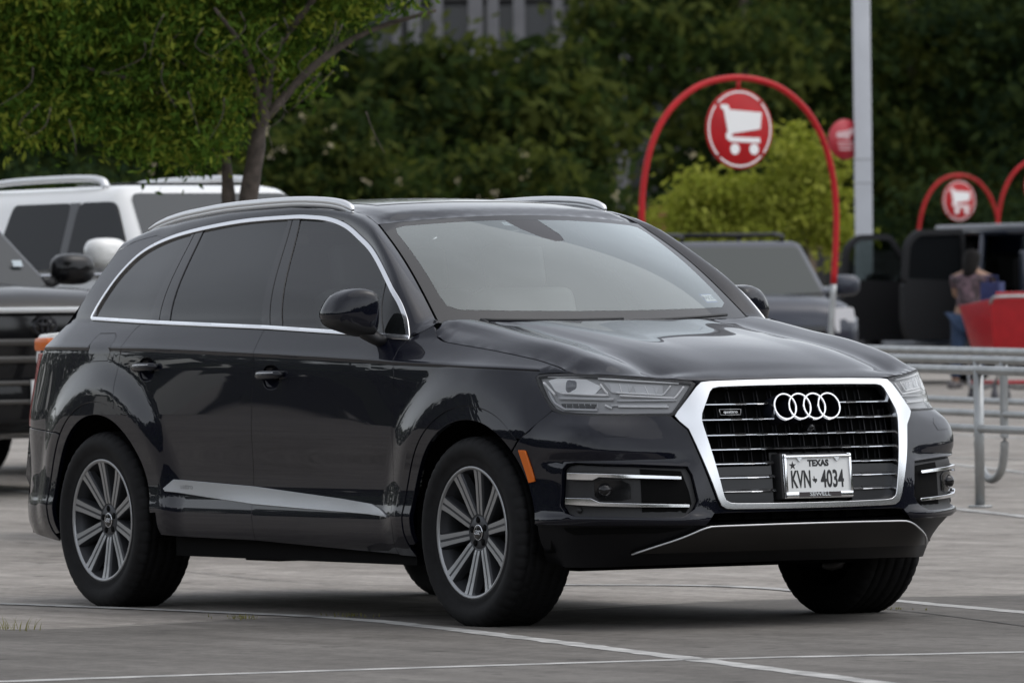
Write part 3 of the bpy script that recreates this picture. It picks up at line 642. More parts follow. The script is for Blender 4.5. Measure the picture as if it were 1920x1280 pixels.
# one outline right round: near half then far half
near = [(-u, z) for u, z in (bl[::-1] and (bl + ba + bs + bh))]
far_ = [(u, z) for u, z in (bl + ba + bs + bh)][::-1]
full = near + far_     # passes through u=0 twice (below the grille)
full = [p for i, p in enumerate(full) if i == 0 or p != full[i - 1]]
full = [p for p in full]
clean = []
for p in full:
    if not clean or (abs(p[0] - clean[-1][0]) + abs(p[1] - clean[-1][1])) > 1e-6: clean.append(p)
if abs(clean[0][0] - clean[-1][0]) + abs(clean[0][1] - clean[-1][1]) < 1e-6: clean.pop()
FH = [tuple(p) for p in inset(FOG, -.004)]
bumper = panel('front_bumper', clean, sF, PAINT, suv, holes=[[(-u, z) for u, z in FH], FH], sp=.02, gap=.0018, flange=.022)
for sg in (-1, 1):
    sgp = lambda L: [(sg * u, z) for u, z in L]
    fp = panel('fog_panel', sgp(FOG), sF, MBLK, bumper, sp=.03, off=-.020, gap=-.002, flange=.004)
    # slots, washer cover, silver strips
    panel('fog_opening', sgp([(.50, .632), (.415, .62), (.398, .54), (.392, .49), (.41, .46), (.50, .458)]), sF, DARK, bumper, sp=.04, off=-.018, gap=0, flange=0)
    panel('fog_bezel', sgp([(.60, .575), (.575, .586), (.535, .584), (.52, .57), (.52, .515), (.54, .507), (.585, .508), (.60, .525)]), sF, GBLK, bumper, sp=.03, off=-.015, gap=0)
    c = Fp(sg * .572, .546, .006)[0]; nn = Fp(sg * .572, .546, -.02)[0] - c
    b = MB(); b.lathe([(.0005, .012), (.012, .010), (.021, .004), (.026, -.006), (.030, -.012), (.030, -.03)], 24, 'x'); R = Vector(nn).to_track_quat('X', 'Z').to_matrix(); b.v = [tuple(R @ Vector(v) + Vector(c)) for v in b.v]; b.build('fog_lamp', GBLK, fp)
    SU = [(.6862, .6114), (.589, .6083), (.50, .601), (.42, .593), (.4195, .5860), (.50, .592), (.5848, .599), (.6025, .5874), (.6865, .5897)]
    SL = [(.6936, .5142), (.6093, .5126), (.5845, .497), (.50, .4905), (.4037, .4847), (.4039, .4780), (.50, .4815), (.5931, .4868), (.6938, .4935)]
    for q_ in (SU, SL): panel('silver_strip', sgp(q_), sF, CHROME, bumper, sp=.02, off=.002, gap=-.0008, flange=.012)
    panel('washer_cover', sgp([(.5849, .8023), (.5256, .7992), (.512, .78), (.5162, .7519), (.5641, .753), (.583, .775)]), sF, PAINT, bumper, sp=.03, off=.0012, gap=0, flange=.003)
    for pu, pz in ((.655, .468),): 
        c = Fp(sg * pu, pz, .016)[0]; n_ = Vector(Fp(sg * pu, pz, -.02)[0] - c).normalized(); b = MB(); b.lathe([(.0005, .006), (.010, .005), (.012, 0), (.012, -.01)], 16, 'x'); R = n_.to_track_quat('X', 'Z').to_matrix(); b.v = [tuple(R @ Vector(v) + Vector(c)) for v in b.v]; b.build('parking_sensor', MBLK, fp)
    # ---- headlight
    hl = panel('headlight', sgp(HL), sF, LENS, suv, sp=.03, gap=.003, flange=0, label='clear headlight cluster beside the grille')
    panel('lamp_seal', [(sg * u, z) for u, z in [tuple(p) for p in inset(HL, -.002)]], sF, MBLK, hl, holes=[[(sg * u, z) for u, z in [tuple(p) for p in inset(HL, .007)]]], sp=.012, off=-.002, gap=0, flange=.018)
    HB = mat('lamp_housing', (.38, .382, .39), rough=.3)
    panel('lamp_housing', sgp([tuple(p) for p in inset(HL, .003)]), sF, HB, hl, sp=.03, off=-.019, gap=0, flange=0)
    def bar(name, pts, d, r, m, sy=1., n=6): 
        q = densify(pts, .02); q = np.array([p for p in q])[: None]
        q = np.concatenate([resample(np.array(pts), max(2, len(pts) * 6))]); P = Fp(sg * (q[:, 0] - .012), q[:, 1], d - .0265); bb = MB(); bb.tube(P, r * 1.3, n, sy=sy); bb.build(name, m, hl)
    LED = mat('led_guide', (.97, .97, .98), rough=.15)
    bar('light_guide', [(.8646, .9624), (.7973, .9146)], .032, .0042, LED)
    bar('light_guide', [(.7735, .9222), (.632, .9145), (.5859, .9127), (.6156, .9556)], .032, .0036, LED)
    bar('light_guide', [(.5558, .911), (.4163, .8983), (.3816, .9425)], .032, .0036, LED)
    bar('lamp_trim', [(.5663, .9236), (.4469, .9111), (.4198, .9476)], .034, .0028, REFL)
    bar('lamp_trim', [(.6252, .979), (.3941, .957)], .034, .0040, REFL); bar('lamp_trim', [(.8559, .990), (.65, .986)], .036, .0036, REFL)
    bar('lamp_trim', [(.5626, .891), (.4117, .8912)], .036, .0034, LGREY); bar('lamp_trim', [(.5596, .8689), (.4371, .8655)], .036, .0030, REFL)
    bar('lamp_trim', [(.7808, .9039), (.5713, .8965)], .036, .0052, LGREY); bar('lamp_trim', [(.58, .874), (.44, .8725)], .038, .004, LGREY)
    bar('lamp_trim', [(.5964, .8743), (.5763, .8629)], .034, .0035, REFL); bar('lamp_trim', [(.835, .93), (.79, .885), (.745, .862), (.62, .858)], .038, .004, LGREY)
    # tray (bright reflector dish) behind the projector, projector lens, reflector cells, lower ribbed cell
    panel('lamp_tray', sgp([(.84, .972), (.80, .985), (.66, .976), (.60, .950), (.625, .918), (.77, .924), (.80, .935)]), sF, REFL, hl, sp=.02, off=-.014, gap=0, flange=.003)
    panel('lamp_tray', sgp([(.595, .965), (.43, .950), (.435, .917), (.565, .924)]), sF, mat('tray_grey', (.55, .555, .565), rough=.25), hl, sp=.02, off=-.014, gap=0, flange=.003)
    c = Fp(sg * .722, .953, .020)[0]; n_ = Vector(Fp(sg * .60, .953, -.02)[0] - Fp(sg * .60, .953, 0)[0]).normalized(); R = n_.to_track_quat('X', 'Z').to_matrix()
    b = MB(); V = []; m_ = 24
    for rr, hx in ((.001, .017), (.012, .0155), (.021, .011), (.0265, .002), (.029, .002), (.029, -.02)):
        for k in range(m_):
            t = 2 * math.pi * k / m_; ct, stt = math.cos(t), math.sin(t); sq = (abs(ct) ** 5 + abs(stt) ** 5) ** (-1 / 5)
            V.append(tuple(R @ Vector((hx, rr * ct * sq * 1.05, rr * stt * sq * .86)) + Vector(c)))
    b.add(V, [(i * m_ + k, i * m_ + (k + 1) % m_, (i + 1) * m_ + (k + 1) % m_, (i + 1) * m_ + k) for i in range(5) for k in range(m_)], True)
    b.build('projector_lens', mat('projector_glass', (.16, .17, .19), rough=.08, spec=.8), hl)
    for cu, cz in ((.545, .9425), (.478, .933)):
        panel('reflector_cell', sgp([(cu + .030, cz + .015), (cu + .022, cz - .016), (cu - .026, cz - .018), (cu - .036, cz + .010)]), sF, mat('cell_glass', (.62, .63, .65), rough=.15), hl, sp=.02, off=-.011, gap=0, flange=.003)
        bar('cell_rib', [(cu + .012, cz + .014), (cu + .006, cz - .016)], .036, .0016, REFL); bar('cell_rib', [(cu - .012, cz + .012), (cu - .014, cz - .016)], .037, .0014, LGREY)
    panel('lower_cell', sgp([(.755, .884), (.615, .879), (.625, .860), (.74, .864)]), sF, GBLK, hl, sp=.02, off=-.014, gap=0, flange=.004)
    for k in range(6): bar('cell_rib', [(.745 - k * .024, .881), (.74 - k * .024, .865)], .042, .0016, LGREY)
# ---- grille: chrome surround, dark core, slats, fins
gf = panel('grille_frame', sym(GOUT), sF, mat('satin_chrome', (.70, .71, .72), rough=.22, metal=1.), suv, holes=[sym(GIN)], sp=.014, off=.014, gap=0, flange=.035, label='wide satin chrome hexagonal frame round the grille')
panel('grille_core', sym([tuple(p) for p in inset(sym(GIN), -.02)][len(GIN) - 1:] if False else GOUT), sF, DARK, suv, sp=.06, off=-.065, gap=.01, flange=0)
def g_edge(z):
    """half width (u) of the grille opening at height z"""
    zs = [p[1] for p in GIN[::-1]]; us = [p[0] for p in GIN[::-1]]
    return float(np.interp(z, zs[3:], us[3:]))
SLZ = [.8752, .8157, .7558, .700, .6441, .5903, .5364]
for i, z in enumerate(SLZ):
    e = g_edge(z) + .006
    spans = [(-e, e)]
    if i == 0: spans = [(-e, -.115), (.122, e)]
    if i == 1: spans = [(-e, -.105), (.112, e)]
    if i >= 4: spans = [(-e, -.125), (.145, e)]
    for a, c in spans:
        # alternating thin and thick facets away from the outer end
        us = [a]; w = .034
        while us[-1] + w < c: us.append(us[-1] + w)
        us.append(c); V = []
        b = MB()
        for k in range(len(us) - 1):
            mid = .5 * (us[k] + us[k + 1]); first = abs(mid) > e - .10
            tall = .0098 if first else (.0108 if k % 2 else .0088); dd = .0 if (k % 2 or first) else .0012
            dull = (i >= 5 and abs(mid) < .21)
            uu = np.linspace(us[k], us[k + 1], 3)
            ring = []
            for u_ in uu:
                o_ = Fp(u_, z, .004 + dd)[0]; n_ = Fp(u_, z, -.01 + .004 + dd)[0] - o_; n_ /= np.linalg.norm(n_)
                ring.append([o_ + [0, 0, tall * .55] - n_ * .008, o_ - [0, 0, tall * .25] + n_ * .003, o_ - [0, 0, tall * .55], o_ - n_ * .03 - [0, 0, tall * .4], o_ - n_ * .03 + [0, 0, tall * .5]])
            ring = np.array(ring); G = np.concatenate([ring, ring[:, :1]], 1); b.grid(G, sm=False)
        b.build('grille_slat', CHROME if i < 5 else CHROME, suv)
        # dark fin behind each bright edge
        uu = np.linspace(a, c, 16); A = Fp(uu, np.full(16, z + .001), .012); B = Fp(uu, np.full(16, z + .004), .060)
        b = MB(); b.grid(np.stack([A + [0, 0, .004], B + [0, 0, .006], B - [0, 0, .004], A - [0, 0, .004]], 1)); b.build('slat_body', GBLK, suv)
for u in np.arange(-.315, .33, .045):
    zs = np.linspace(.49, .935, 12); zs = np.array([z for z in zs if abs(u) < g_edge(z) - .004])
    A = Fp(np.full(len(zs), u), zs, .036); B = Fp(np.full(len(zs), u), zs, .064)
    b = MB(); b.grid(np.stack([A, A + [0, .004, 0], B + [0, .004, 0], B], 1)); b.build('grille_fin', mat('fin_black', (.007, .007, .009), rough=.5, spec=.25), suv)
panel('grille_shield', [(-.312, .630), (-.128, .632), (-.128, .488), (-.288, .492), (-.30, .52)], sF, mat('radar_panel', (.016, .017, .019), rough=.3), suv, sp=.04, off=-.020, gap=0)
panel('grille_shield', [(.148, .632), (.312, .630), (.30, .52), (.288, .492), (.148, .488)], sF, mat('radar_panel', (.016, .017, .019), rough=.3), suv, sp=.04, off=-.020, gap=0)
# ---- four rings
gt = Fp(0, .90)[0] - Fp(0, .80)[0]; gt /= np.linalg.norm(gt); gn = np.cross((0, 1, 0), gt); gn = gn if gn[0] > 0 else -gn
c0 = Fp(0, .853)[0] + gn * .016
for k in range(4):
    c = c0 + np.array([0, (k - 1.5) * .0690, 0]); th = np.linspace(0, 2 * math.pi, 64, endpoint=False)
    prof = [(.0555, -.006), (.0555, .003), (.0530, .008), (.0475, .008), (.0450, .003), (.0450, -.006)]
    V = [c + r * (math.cos(t) * np.array([0, 1, 0]) + math.sin(t) * gt) + h * gn for t in th for r, h in prof]; m_ = len(prof)
    b = MB(); b.add(V, [(i * m_ + j, ((i + 1) % 64) * m_ + j, ((i + 1) % 64) * m_ + (j + 1) % m_, i * m_ + (j + 1) % m_) for i in range(64) for j in range(m_)], True)
    o = b.build('emblem_ring', CHROME, suv, bevel=0); o.data.set_sharp_from_angle(angle=math.radians(40))
    V = [c + r * (math.cos(t) * np.array([0, 1, 0]) + math.sin(t) * gt) + h * gn for t in th for r, h in ((.0552, -.006), (.0552, -.075))]
    b = MB(); b.add(V, [(i * 2, ((i + 1) % 64) * 2, ((i + 1) % 64) * 2 + 1, i * 2 + 1) for i in range(64)], True); b.build('ring_base', mat('ring_base', (.012, .013, .02), rough=.35), suv)
def face_frame(p, n, up=(0, 0, 1)):
    n = Vector(n).normalized(); u = (Vector(up) - n * n.dot(Vector(up))).normalized(); r = u.cross(n)
    return Matrix(((r[0], u[0], n[0], p[0]), (r[1], u[1], n[1], p[1]), (r[2], u[2], n[2], p[2]), (0, 0, 0, 1)))
c = Fp(-.243, .839, -.002)[0]; n_ = Fp(-.243, .839, -.03)[0] - c
text('model_badge', 'quattro', face_frame(c + n_ / np.linalg.norm(n_) * .006, n_), .0155, SATIN, suv, bold=0., sx=1.3, depth=.001)
b = MB(); Mf = face_frame(c, n_)
for x0, y0, x1, y1 in ((-.047, .011, .047, .011), (.047, .011, .043, -.011), (.043, -.011, -.043, -.011), (-.043, -.011, -.047, .011)): b.tube([Mf @ Vector((x0, y0, .004)), Mf @ Vector((x1, y1, .004))], .0008, 6)
b.build('badge_frame', SATIN, suv)
for side in (-1, 1):      # lettering pressed into the silver strips
    P_, n_2 = surf_n(sS(side), np.array([[-2.285, .5255]])); text('strip_lettering', 'quattro', face_frame(P_[0] + n_2[0] * .0078, n_2[0], (.02, 0, 1)), .034, mat('pressed_lettering', (.30, .305, .31), rough=.45, metal=.6), suv, bold=.0, sx=1.25, depth=.0006)
c = Fp(.012, .775, -.006)[0]; n_ = Vector(Fp(.012, .775, -.03)[0] - c).normalized(); b = MB(); b.lathe([(.0005, .012), (.008, .010), (.013, .002), (.016, -.01), (.016, -.04)], 20, 'x'); R = n_.to_track_quat('X', 'Z').to_matrix(); b.v = [tuple(R @ Vector(v) + Vector(c)) for v in b.v]; b.build('front_camera', GBLK, suv)
# ---- licence plate
pn = np.array([.995, 0, .10]); pc = np.array([.992, .0185, .584]); PM = face_frame(pc, pn)
def pbox(mb, cx, cy, w, h, z0, z1):
    V = [PM @ Vector((cx + a * w / 2, cy + b_ * h / 2, z)) for z in (z0, z1) for a, b_ in ((-1, -1), (1, -1), (1, 1), (-1, 1))]
    mb.add(V, [(0, 1, 2, 3), (4, 5, 6, 7), (0, 1, 5, 4), (1, 2, 6, 5), (2, 3, 7, 6), (3, 0, 4, 7)])
b = MB(); pbox(b, -.004, .004, .335, .178, -.065, -.006); b.build('plate_holder', MBLK, suv, bevel=.01)
b = MB(); pbox(b, 0, .006, .300, .150, -.004, 0); lp = b.build('license_plate', mat('plate_white', (.74, .75, .74), rough=.4), suv); lp['label'] = 'white licence plate with black characters in a chrome frame'
b = MB(); pbox(b, 0, .078, .316, .010, -.004, .006); pbox(b, 0, -.069, .316, .022, -.004, .006); pbox(b, -.153, .004, .010, .168, -.0038, .0058); pbox(b, .153, .004, .010, .168, -.0038, .0058); b.build('plate_frame', CHROME, lp, bevel=.002)
b = MB(); pbox(b, 0, -.069, .198, .0195, .005, .0066); b.build('dealer_band', mat('band_dark', (.03, .022, .024), rough=.4), lp)
text('dealer_lettering', 'SEWELL', PM @ Matrix.Translation((0, -.069, .0070)), .0195, CHROME, lp, bold=.0004, sx=1.45, depth=.0003)
text('state_lettering', 'TEXAS', PM @ Matrix.Translation((.003, .052, .0006)), .0335, INK, lp, bold=.0017, sx=1.0)
text('plate_lettering', 'KVN', PM @ Matrix.Translation((-.0825, -.0125, .0006)), .094, INK, lp, bold=.0022, sx=.50)
text('plate_lettering', '4034', PM @ Matrix.Translation((.066, -.0125, .0006)), .094, INK, lp, bold=.0022, sx=.58)
star = [(.018 * (1 if k % 2 == 0 else .38) * math.sin(math.pi * k / 5), .018 * (1 if k % 2 == 0 else .38) * math.cos(math.pi * k / 5)) for k in range(10)]
b = MB(); b.prism(star, lambda p, t: PM @ Vector((p[0] - .118, p[1] + .045, t)), .0002, .0008)
tx = [(-.3, 1), (.02, 1), (.02, .42), (.45, .28), (.85, .30), (.95, -.05), (.92, -.42), (.45, -.70), (.38, -1.02), (.10, -.92), (-.12, -.45), (-.38, -.55), (-.55, -.22), (-.95, .18), (-.3, .18)]
b.build('plate_emblem', INK, lp); b = MB(); b.prism(tx, lambda p, t: PM @ Vector((p[0] * .0125 - .0185, p[1] * .0135 - .012, t)), .0002, .0008); b.build('plate_emblem', INK, lp)
b = MB()
for sx_ in (-.087, .089):
    tri = [(-.013, .0), (.013, 0), (.002, -.014), (-.002, -.014)]; b.prism(tri, lambda p, t: PM @ Vector((p[0] + sx_, p[1] + .074, t)), .0055, .0066)
b.build('frame_tab', CHROME, lp)
# ---- lower intake, valance, skid plate
panel('lower_intake', sym([(0, .470), (.34, .470), (.37, .395), (0, .395)]), sF, DARK, suv, sp=.06, off=-.07, gap=0, flange=0)
for u in np.arange(-.30, .31, .086):
    A = Fp(np.full(2, u), np.array([.40, .465]), .03); B = Fp(np.full(2, u), np.array([.40, .465]), .07); b = MB(); b.grid(np.stack([A, B], 1)); b.build('intake_fin', GBLK, suv)
vh = [(0, .402), (.36, .400), (.4644, .401), (.7114, .4025), (.800, .4070)] + [(.80 + .44 - RF * math.cos(math.radians(a)), ZA + RF * math.sin(math.radians(a))) for a in np.linspace(4, -8, 5)] + [(.83, .27), (.85, .2475), (.70, .240), (.5341, .2375), (.3419, .2403), (0, .244)]
va = panel('lower_valance', sym(vh), sF, mat('valance_black', (.004, .004, .005), rough=.45, spec=.25), suv, sp=.03, off=-.010, gap=.001, flange=.03)
sk = [(0, .4035), (.1359, .403), (.338, .4005), (.362, .393), (.4557, .3337), (.495, .3080), (.508, .300), (.44, .302), (.3651, .303), (0, .304)]
panel('skid_plate', sym(sk), sF, DCHROME, suv, sp=.03, off=.006, gap=0, flange=.03, label='dark brushed metal skid plate under the front bumper')
et = np.array([(-.505, .298), (-.4557, .3345), (-.362, .3955), (-.338, .4025), (-.1359, .405), (0, .4055), (.1359, .405), (.338, .4025), (.362, .3955), (.4557, .3345), (.505, .298)]); et = resample(et, 60)
b = MB(); b.tube(Fp(et[:, 0], et[:, 1], -.007), .0035, 8); b.build('skid_edge', SATIN, suv)
panel('valance_recess', [(-.70, .394), (-.60, .394), (-.50, .394), (-.45, .393), (-.40, .39), (-.47, .372), (-.66, .366), (-.69, .38)], sF, DARK, va, sp=.04, off=-.008, gap=0, flange=0)
b = MB(); b.box((.60, 0, .42), (.25, 1.05, .3)); b.box((.55, 0, .8), (.2, .9, .25)); b.build('front_core', DARK, suv)
# ---------------------------------------------------------------- wheels
SPF = mat('machined_alloy', (.34, .345, .35), rough=.38, metal=.75); SPD = mat('grey_alloy', (.055, .057, .062), rough=.42, metal=.5)
def tyre_mesh():
    # outer side at -y; profile (r, y)
    prof = [(.262, -.118), (.272, -.124), (.282, -.121), (.300, -.131), (.318, -.1375), (.334, -.139), (.350, -.135), (.362, -.128), (.3700, -.118), (.3765, -.106), (.3795, -.085)]
    tread = []
    ys = [-.0848, -.080, -.0798, -.052, -.0518, -.044, -.0438, -.006, -.0058, .004, .0042, .040, .0402, .048, .0482, .078, .0782, .084]
    prof += [(.3800 if 1 else 0, y) for y in ys]
    prof += [(.3790, .090), (.3755, .107), (.368, .120), (.355, .131), (.334, .139), (.310, .135), (.285, .124), (.262, .118)]
    P = np.array(prof); n = 288; V = np.zeros((n, len(P), 3))
    gro = [(-.0798, -.0848), (-.0518, -.0438), (-.0058, .0042), (.0402, .0482), (.0782, .084)]
    for k in range(n):
        th = 2 * math.pi * k / n; r = P[:, 0].copy(); y = P[:, 1]
        for i in range(len(P)):
            if r[i] > .3795 or (abs(y[i]) < .086 and r[i] > .37):
                if any(min(a, b) - 1e-5 <= y[i] <= max(a, b) + 1e-5 for a, b in gro): r[i] -= .007
                elif (k + int(abs(y[i]) * 60)) % 6 == 0: r[i] -= .005
            elif .352 < r[i] < .3795 and k % 6 in (0, 1): r[i] -= .0035
        V[k, :, 0] = r * math.cos(th); V[k, :, 1] = y; V[k, :, 2] = r * math.sin(th)
    m_ = len(P); Fc = [(k * m_ + i, ((k + 1) % n) * m_ + i, ((k + 1) % n) * m_ + i + 1, k * m_ + i + 1) for k in range(n) for i in range(m_ - 1)]
    # loaded tyre: flatten the contact patch slightly
    Z = V[..., 2]; V[..., 2] = np.maximum(Z, -.3725 + 0 * Z)
    return V.reshape(-1, 3), Fc
TV, TF = tyre_mesh()
def wheel_parts():
    w = empty('wheel'); 
    b = MB(); b.add(TV, TF, True); ty = b.build('tyre', RUBBER)
    b = MB(); b.lathe([(.262, .118), (.262, .09), (.245, .085), (.232, .02), (.232, -.05), (.243, -.085), (.2515, -.106), (.2535, -.117), (.2565, -.1195), (.2600, -.1195), (.2625, -.116), (.264, -.110), (.266, -.1)], 96, 'y'); rim = b.build('rim', SPD)
    b = MB(); b.lathe([(.2475, -.1130), (.2500, -.1185), (.2565, -.1208), (.2610, -.1205), (.2632, -.117)], 96, 'y'); lip = b.build('rim_lip', SPF)
    sp_ = []
    me_s = me_f = None
    for k in range(10):
        a = 2 * math.pi * k / 10 + math.radians(9)
        if me_s is None:
            b = MB(); G = []
            for r, w_, yo, yb in ((.052, .024, -.080, -.045), (.090, .0235, -.088, -.045), (.14, .0240, -.095, -.052), (.20, .0260, -.104, -.066), (.236, .0290, -.111, -.080), (.252, .033, -.1145, -.095)):
                G.append([(r, yb, -w_ * 1.15), (r, yo + .008, -w_), (r, yo, -w_ * .86), (r, yo, w_ * .86), (r, yo + .008, w_), (r, yb, w_ * 1.15)])
            b.grid(np.array(G), sm=False); o = b.build('spoke', SPD); me_s = o.data
            b = MB()
            for s_ in (-1, 1):
                G = []
                for r, w_, yo in ((.072, .0165, -.0857), (.090, .0195, -.0892), (.14, .0205, -.0962), (.20, .0222, -.1052), (.236, .0248, -.1122), (.250, .0275, -.1158)):
                    G.append([(r, yo + .004, s_ * .0045), (r, yo, s_ * .0050), (r, yo, s_ * w_), (r, yo + .005, s_ * (w_ + .001))])
                b.grid(np.array(G), sm=False, flip=s_ < 0)
            f = b.build('spoke_face', SPF); me_f = f.data
        else:
            o = link('spoke', me_s); f = link('spoke_face', me_f)
        o.rotation_euler = (0, -a, 0); f.rotation_euler = (0, -a, 0); sp_ += [o, f]
    b = MB(); b.lathe([(.0005, -.083), (.030, -.083), (.062, -.086), (.070, -.078), (.074, -.045), (.074, -.02)], 40, 'y'); hub = b.build('hub', SPD)
    nuts = []
    for k in range(5):
        a = 2 * math.pi * k / 5 + .4; b = MB(); b.lathe([(.0005, -.0872), (.0135, -.0872), (.0135, -.07)], 14, 'y', (.050 * math.cos(a), 0, .050 * math.sin(a))); nuts.append(b.build('bolt_hole', DARK))
    b = MB(); b.lathe([(.0005, -.0905), (.024, -.0905), (.0295, -.089), (.0315, -.085), (.0315, -.07)], 32, 'y'); cap = b.build('hub_cap', GBLK)
    b = MB()
    for k in range(4): b.tube([((k - 1.5) * .0098 + .0075 * math.cos(t), -.0912, .0075 * math.sin(t)) for t in np.linspace(0, 2 * math.pi, 24, endpoint=False)], .0011, 6, closed=True)
    b.lathe([(.0285, -.0898), (.0300, -.0902), (.0312, -.0885)], 32, 'y'); capr = b.build('cap_emblem', CHROME)
    b = MB(); b.lathe([(.06, -.005), (.19, -.005), (.19, .02), (.06, .02)], 48, 'y'); b.box((.14, .005, .09), (.10, .07, .12)); disc = b.build('brake_disc', mat('brake_iron', (.07, .066, .062), rough=.45, metal=.8))
    b = MB(); b.lathe([(.0005, .03), (.24, .03)], 40, 'y'); back = b.build('wheel_back', DARK)
    for o in [ty, rim, lip, hub, cap, capr, disc, back] + nuts + sp_: o.parent = w
    return w
def copy_tree(o, parent=None):
    c = o.copy(); COL.objects.link(c); c.parent = parent
    for ch in list(o.children): copy_tree(ch, c)
    return c
b = MB(); b.tube([(.09, .66, .20), (.12, .68, .195), (.16, .695, .205), (.18, .70, .225)], [.012, .016, .017, .012], 10); b.build('suspension_arm', mat('cast_aluminium', (.22, .22, .22), rough=.5, metal=.3), suv)
W0 = wheel_parts(); W0.parent = suv; W0.location = (0, -.8395, ZA)
for (x, y, rz, ry) in ((-WB, -.8395, 0, .21), (0, .8395, math.pi, .3), (-WB, .8395, math.pi, .1)):
    w = copy_tree(W0, suv); w.location = (x, y, ZA); w.rotation_euler = (0, 0, rz)
    for ch in w.children:
        if ch.name.split('.')[0] not in ('tyre',): ch.rotation_euler.rotate_axis('Y', 0) if False else None
        if ch.name.split('.')[0] in ('spoke', 'spoke_face'): ch.rotation_euler = (0, ch.rotation_euler[1] - ry, 0)
# ---------------------------------------------------------------- wing mirrors
for side in (-1, 1):
    # shell: rings from the open (rear) rim to the nose; outline in (y, z)
    rim = cr([(-.945, 1.318), (-.985, 1.342), (-1.04, 1.340), (-1.095, 1.312), (-1.128, 1.262), (-1.133, 1.228), (-1.115, 1.192), (-1.06, 1.168), (-.99, 1.148), (-.950, 1.160), (-.938, 1.24)], 10, closed=True)
    cy = np.array([-1.03, 1.25]); G = []
    for sc, dx in ((.965, -.004), (1.0, .004), (1.0, .03), (.99, .055), (.965, .078), (.91, .098), (.81, .111), (.62, .119), (.4, .1225), (.2, .124), (.01, .1245)):
        q = cy + (rim - cy) * sc
        G.append([(-.845 + dx + .30 * (p[0] + 1.03) * (1 if True else 0) + .02, p[0] * -side, p[1]) for p in q])
    G = np.array(G).transpose(1, 0, 2)
    up = np.array([k for k in range(len(rim))])
    b = MB(); b.grid(G, closeu=True); me_o = b.build('wing_mirror', PAINT, suv)
    me_o.data.materials.append(MBLK)
    for p in me_o.data.polygons:
        z = p.center.z; yy = abs(p.center.y)
        if z < 1.222 - .30 * (1.133 - yy) * .75 or (yy < .972 and p.normal.x < .8): p.material_index = 1
    # glass and inner rim
    b = MB(); q = cy + (rim - cy) * .95; b.add([(-.838 + .30 * (p[0] + 1.03), p[0] * -side, p[1]) for p in q], [tuple(range(len(q)))]); b.build('mirror_glass', mat('mirror_silver', (.6, .62, .63), rough=.05, metal=1.), me_o)
    # indicator strip
    pts = [(-.845 + .066 + .30 * (y + 1.03) + dx, y * -side, 1.222 - .225 * (1.133 + y)) for y, dx in ((-1.128, -.04), (-1.11, -.008), (-1.08, .018), (-1.04, .036), (-1.0, .046))]
    b = MB(); b.tube(cr(pts, 4), .0035, 6); b.build('indicator', REFL, me_o)
    if side > 0: me_o.location = (-.10, -.07, 0)
    b = MB(); b.tube([(-.735, -.90 * -side, 1.125), (-.745, -.935 * -side, 1.138), (-.765, -.975 * -side, 1.165), (-.775, -1.0 * -side, 1.185)], [.034, .036, .040, .035], 14, sx=1.25, sy=.75); b.build('mirror_arm', MBLK, me_o)
# ---------------------------------------------------------------- cabin
SEAT = mat('seat_leather', (.26, .255, .245), rough=.55); DASH = mat('dashboard', (.022, .022, .023), rough=.65)
def rbox(name, c, d, m, parent, bev, R=None):
    b = MB(); b.box(c, d, R); return b.build(name, m, parent, bevel=bev, seg=4)
G = []
for y in np.linspace(-.74, .74, 19):
    t = abs(y) / .75; xb = -.42 - .17 * t ** 2.2; bumpd = .035 * math.exp(-((y - .38) / .2) ** 2)
    G.append([(xb, y, 1.150), (xb - .15, y, 1.175 + bumpd * .3), (xb - .33, y, 1.155 + bumpd), (xb - .45, y, 1.10 + bumpd), (xb - .50, y, .95), (xb - .5, y, .6)])
b = MB(); b.grid(np.array(G)); b.build('dashboard', DASH, suv)
def rotx(a): return np.array([[math.cos(a), 0, math.sin(a)], [0, 1, 0], [-math.sin(a), 0, math.cos(a)]])
for x, ys in ((-1.55, (-.38, .38)), (-2.45, (-.45, 0, .45))):
    for y in ys:
        st_ = rbox('seat', (x - .10, y, 1.02), (.16, .48, .66), SEAT, suv, .06, rotx(-.30)); rbox('seat_base', (x + .18, y, .66), (.52, .50, .18), SEAT, st_, .06); rbox('headrest', (x - .235, y, 1.435), (.10, .27, .19), SEAT, st_, .04, rotx(-.2))
b = MB(); ca = np.array([-.98, .38, 1.06]); ax = np.array([.92, 0, -.38]); e1 = np.array([0, 1, 0]); e2 = np.cross(ax, e1); e2 /= np.linalg.norm(e2)
b.tube([ca + .185 * (math.cos(t) * e1 + math.sin(t) * e2) for t in np.linspace(0, 2 * math.pi, 40, endpoint=False)], .015, 8, closed=True)
for t in (0, math.pi, -math.pi / 2): b.tube([ca, ca + .18 * (math.cos(t) * e1 + math.sin(t) * e2)], .014, 6)
b.tube([ca, ca + ax * .25], .04, 10); b.build('steering_wheel', DASH, suv)
rbox('rear_view_mirror', (-1.02, .0, 1.545), (.03, .24, .07), GBLK, suv, .012)
b = MB(); b.box((-2.3, 0, 1.625), (1.9, 1.1, .02)); b.box((-1.7, 0, .52), (3.0, 1.6, .03)); b.box((-3.2, 0, 1.2), (.05, 1.2, .7)); b.build('cabin_lining', mat('cabin_lining', (.42, .42, .41), rough=.9), suv)
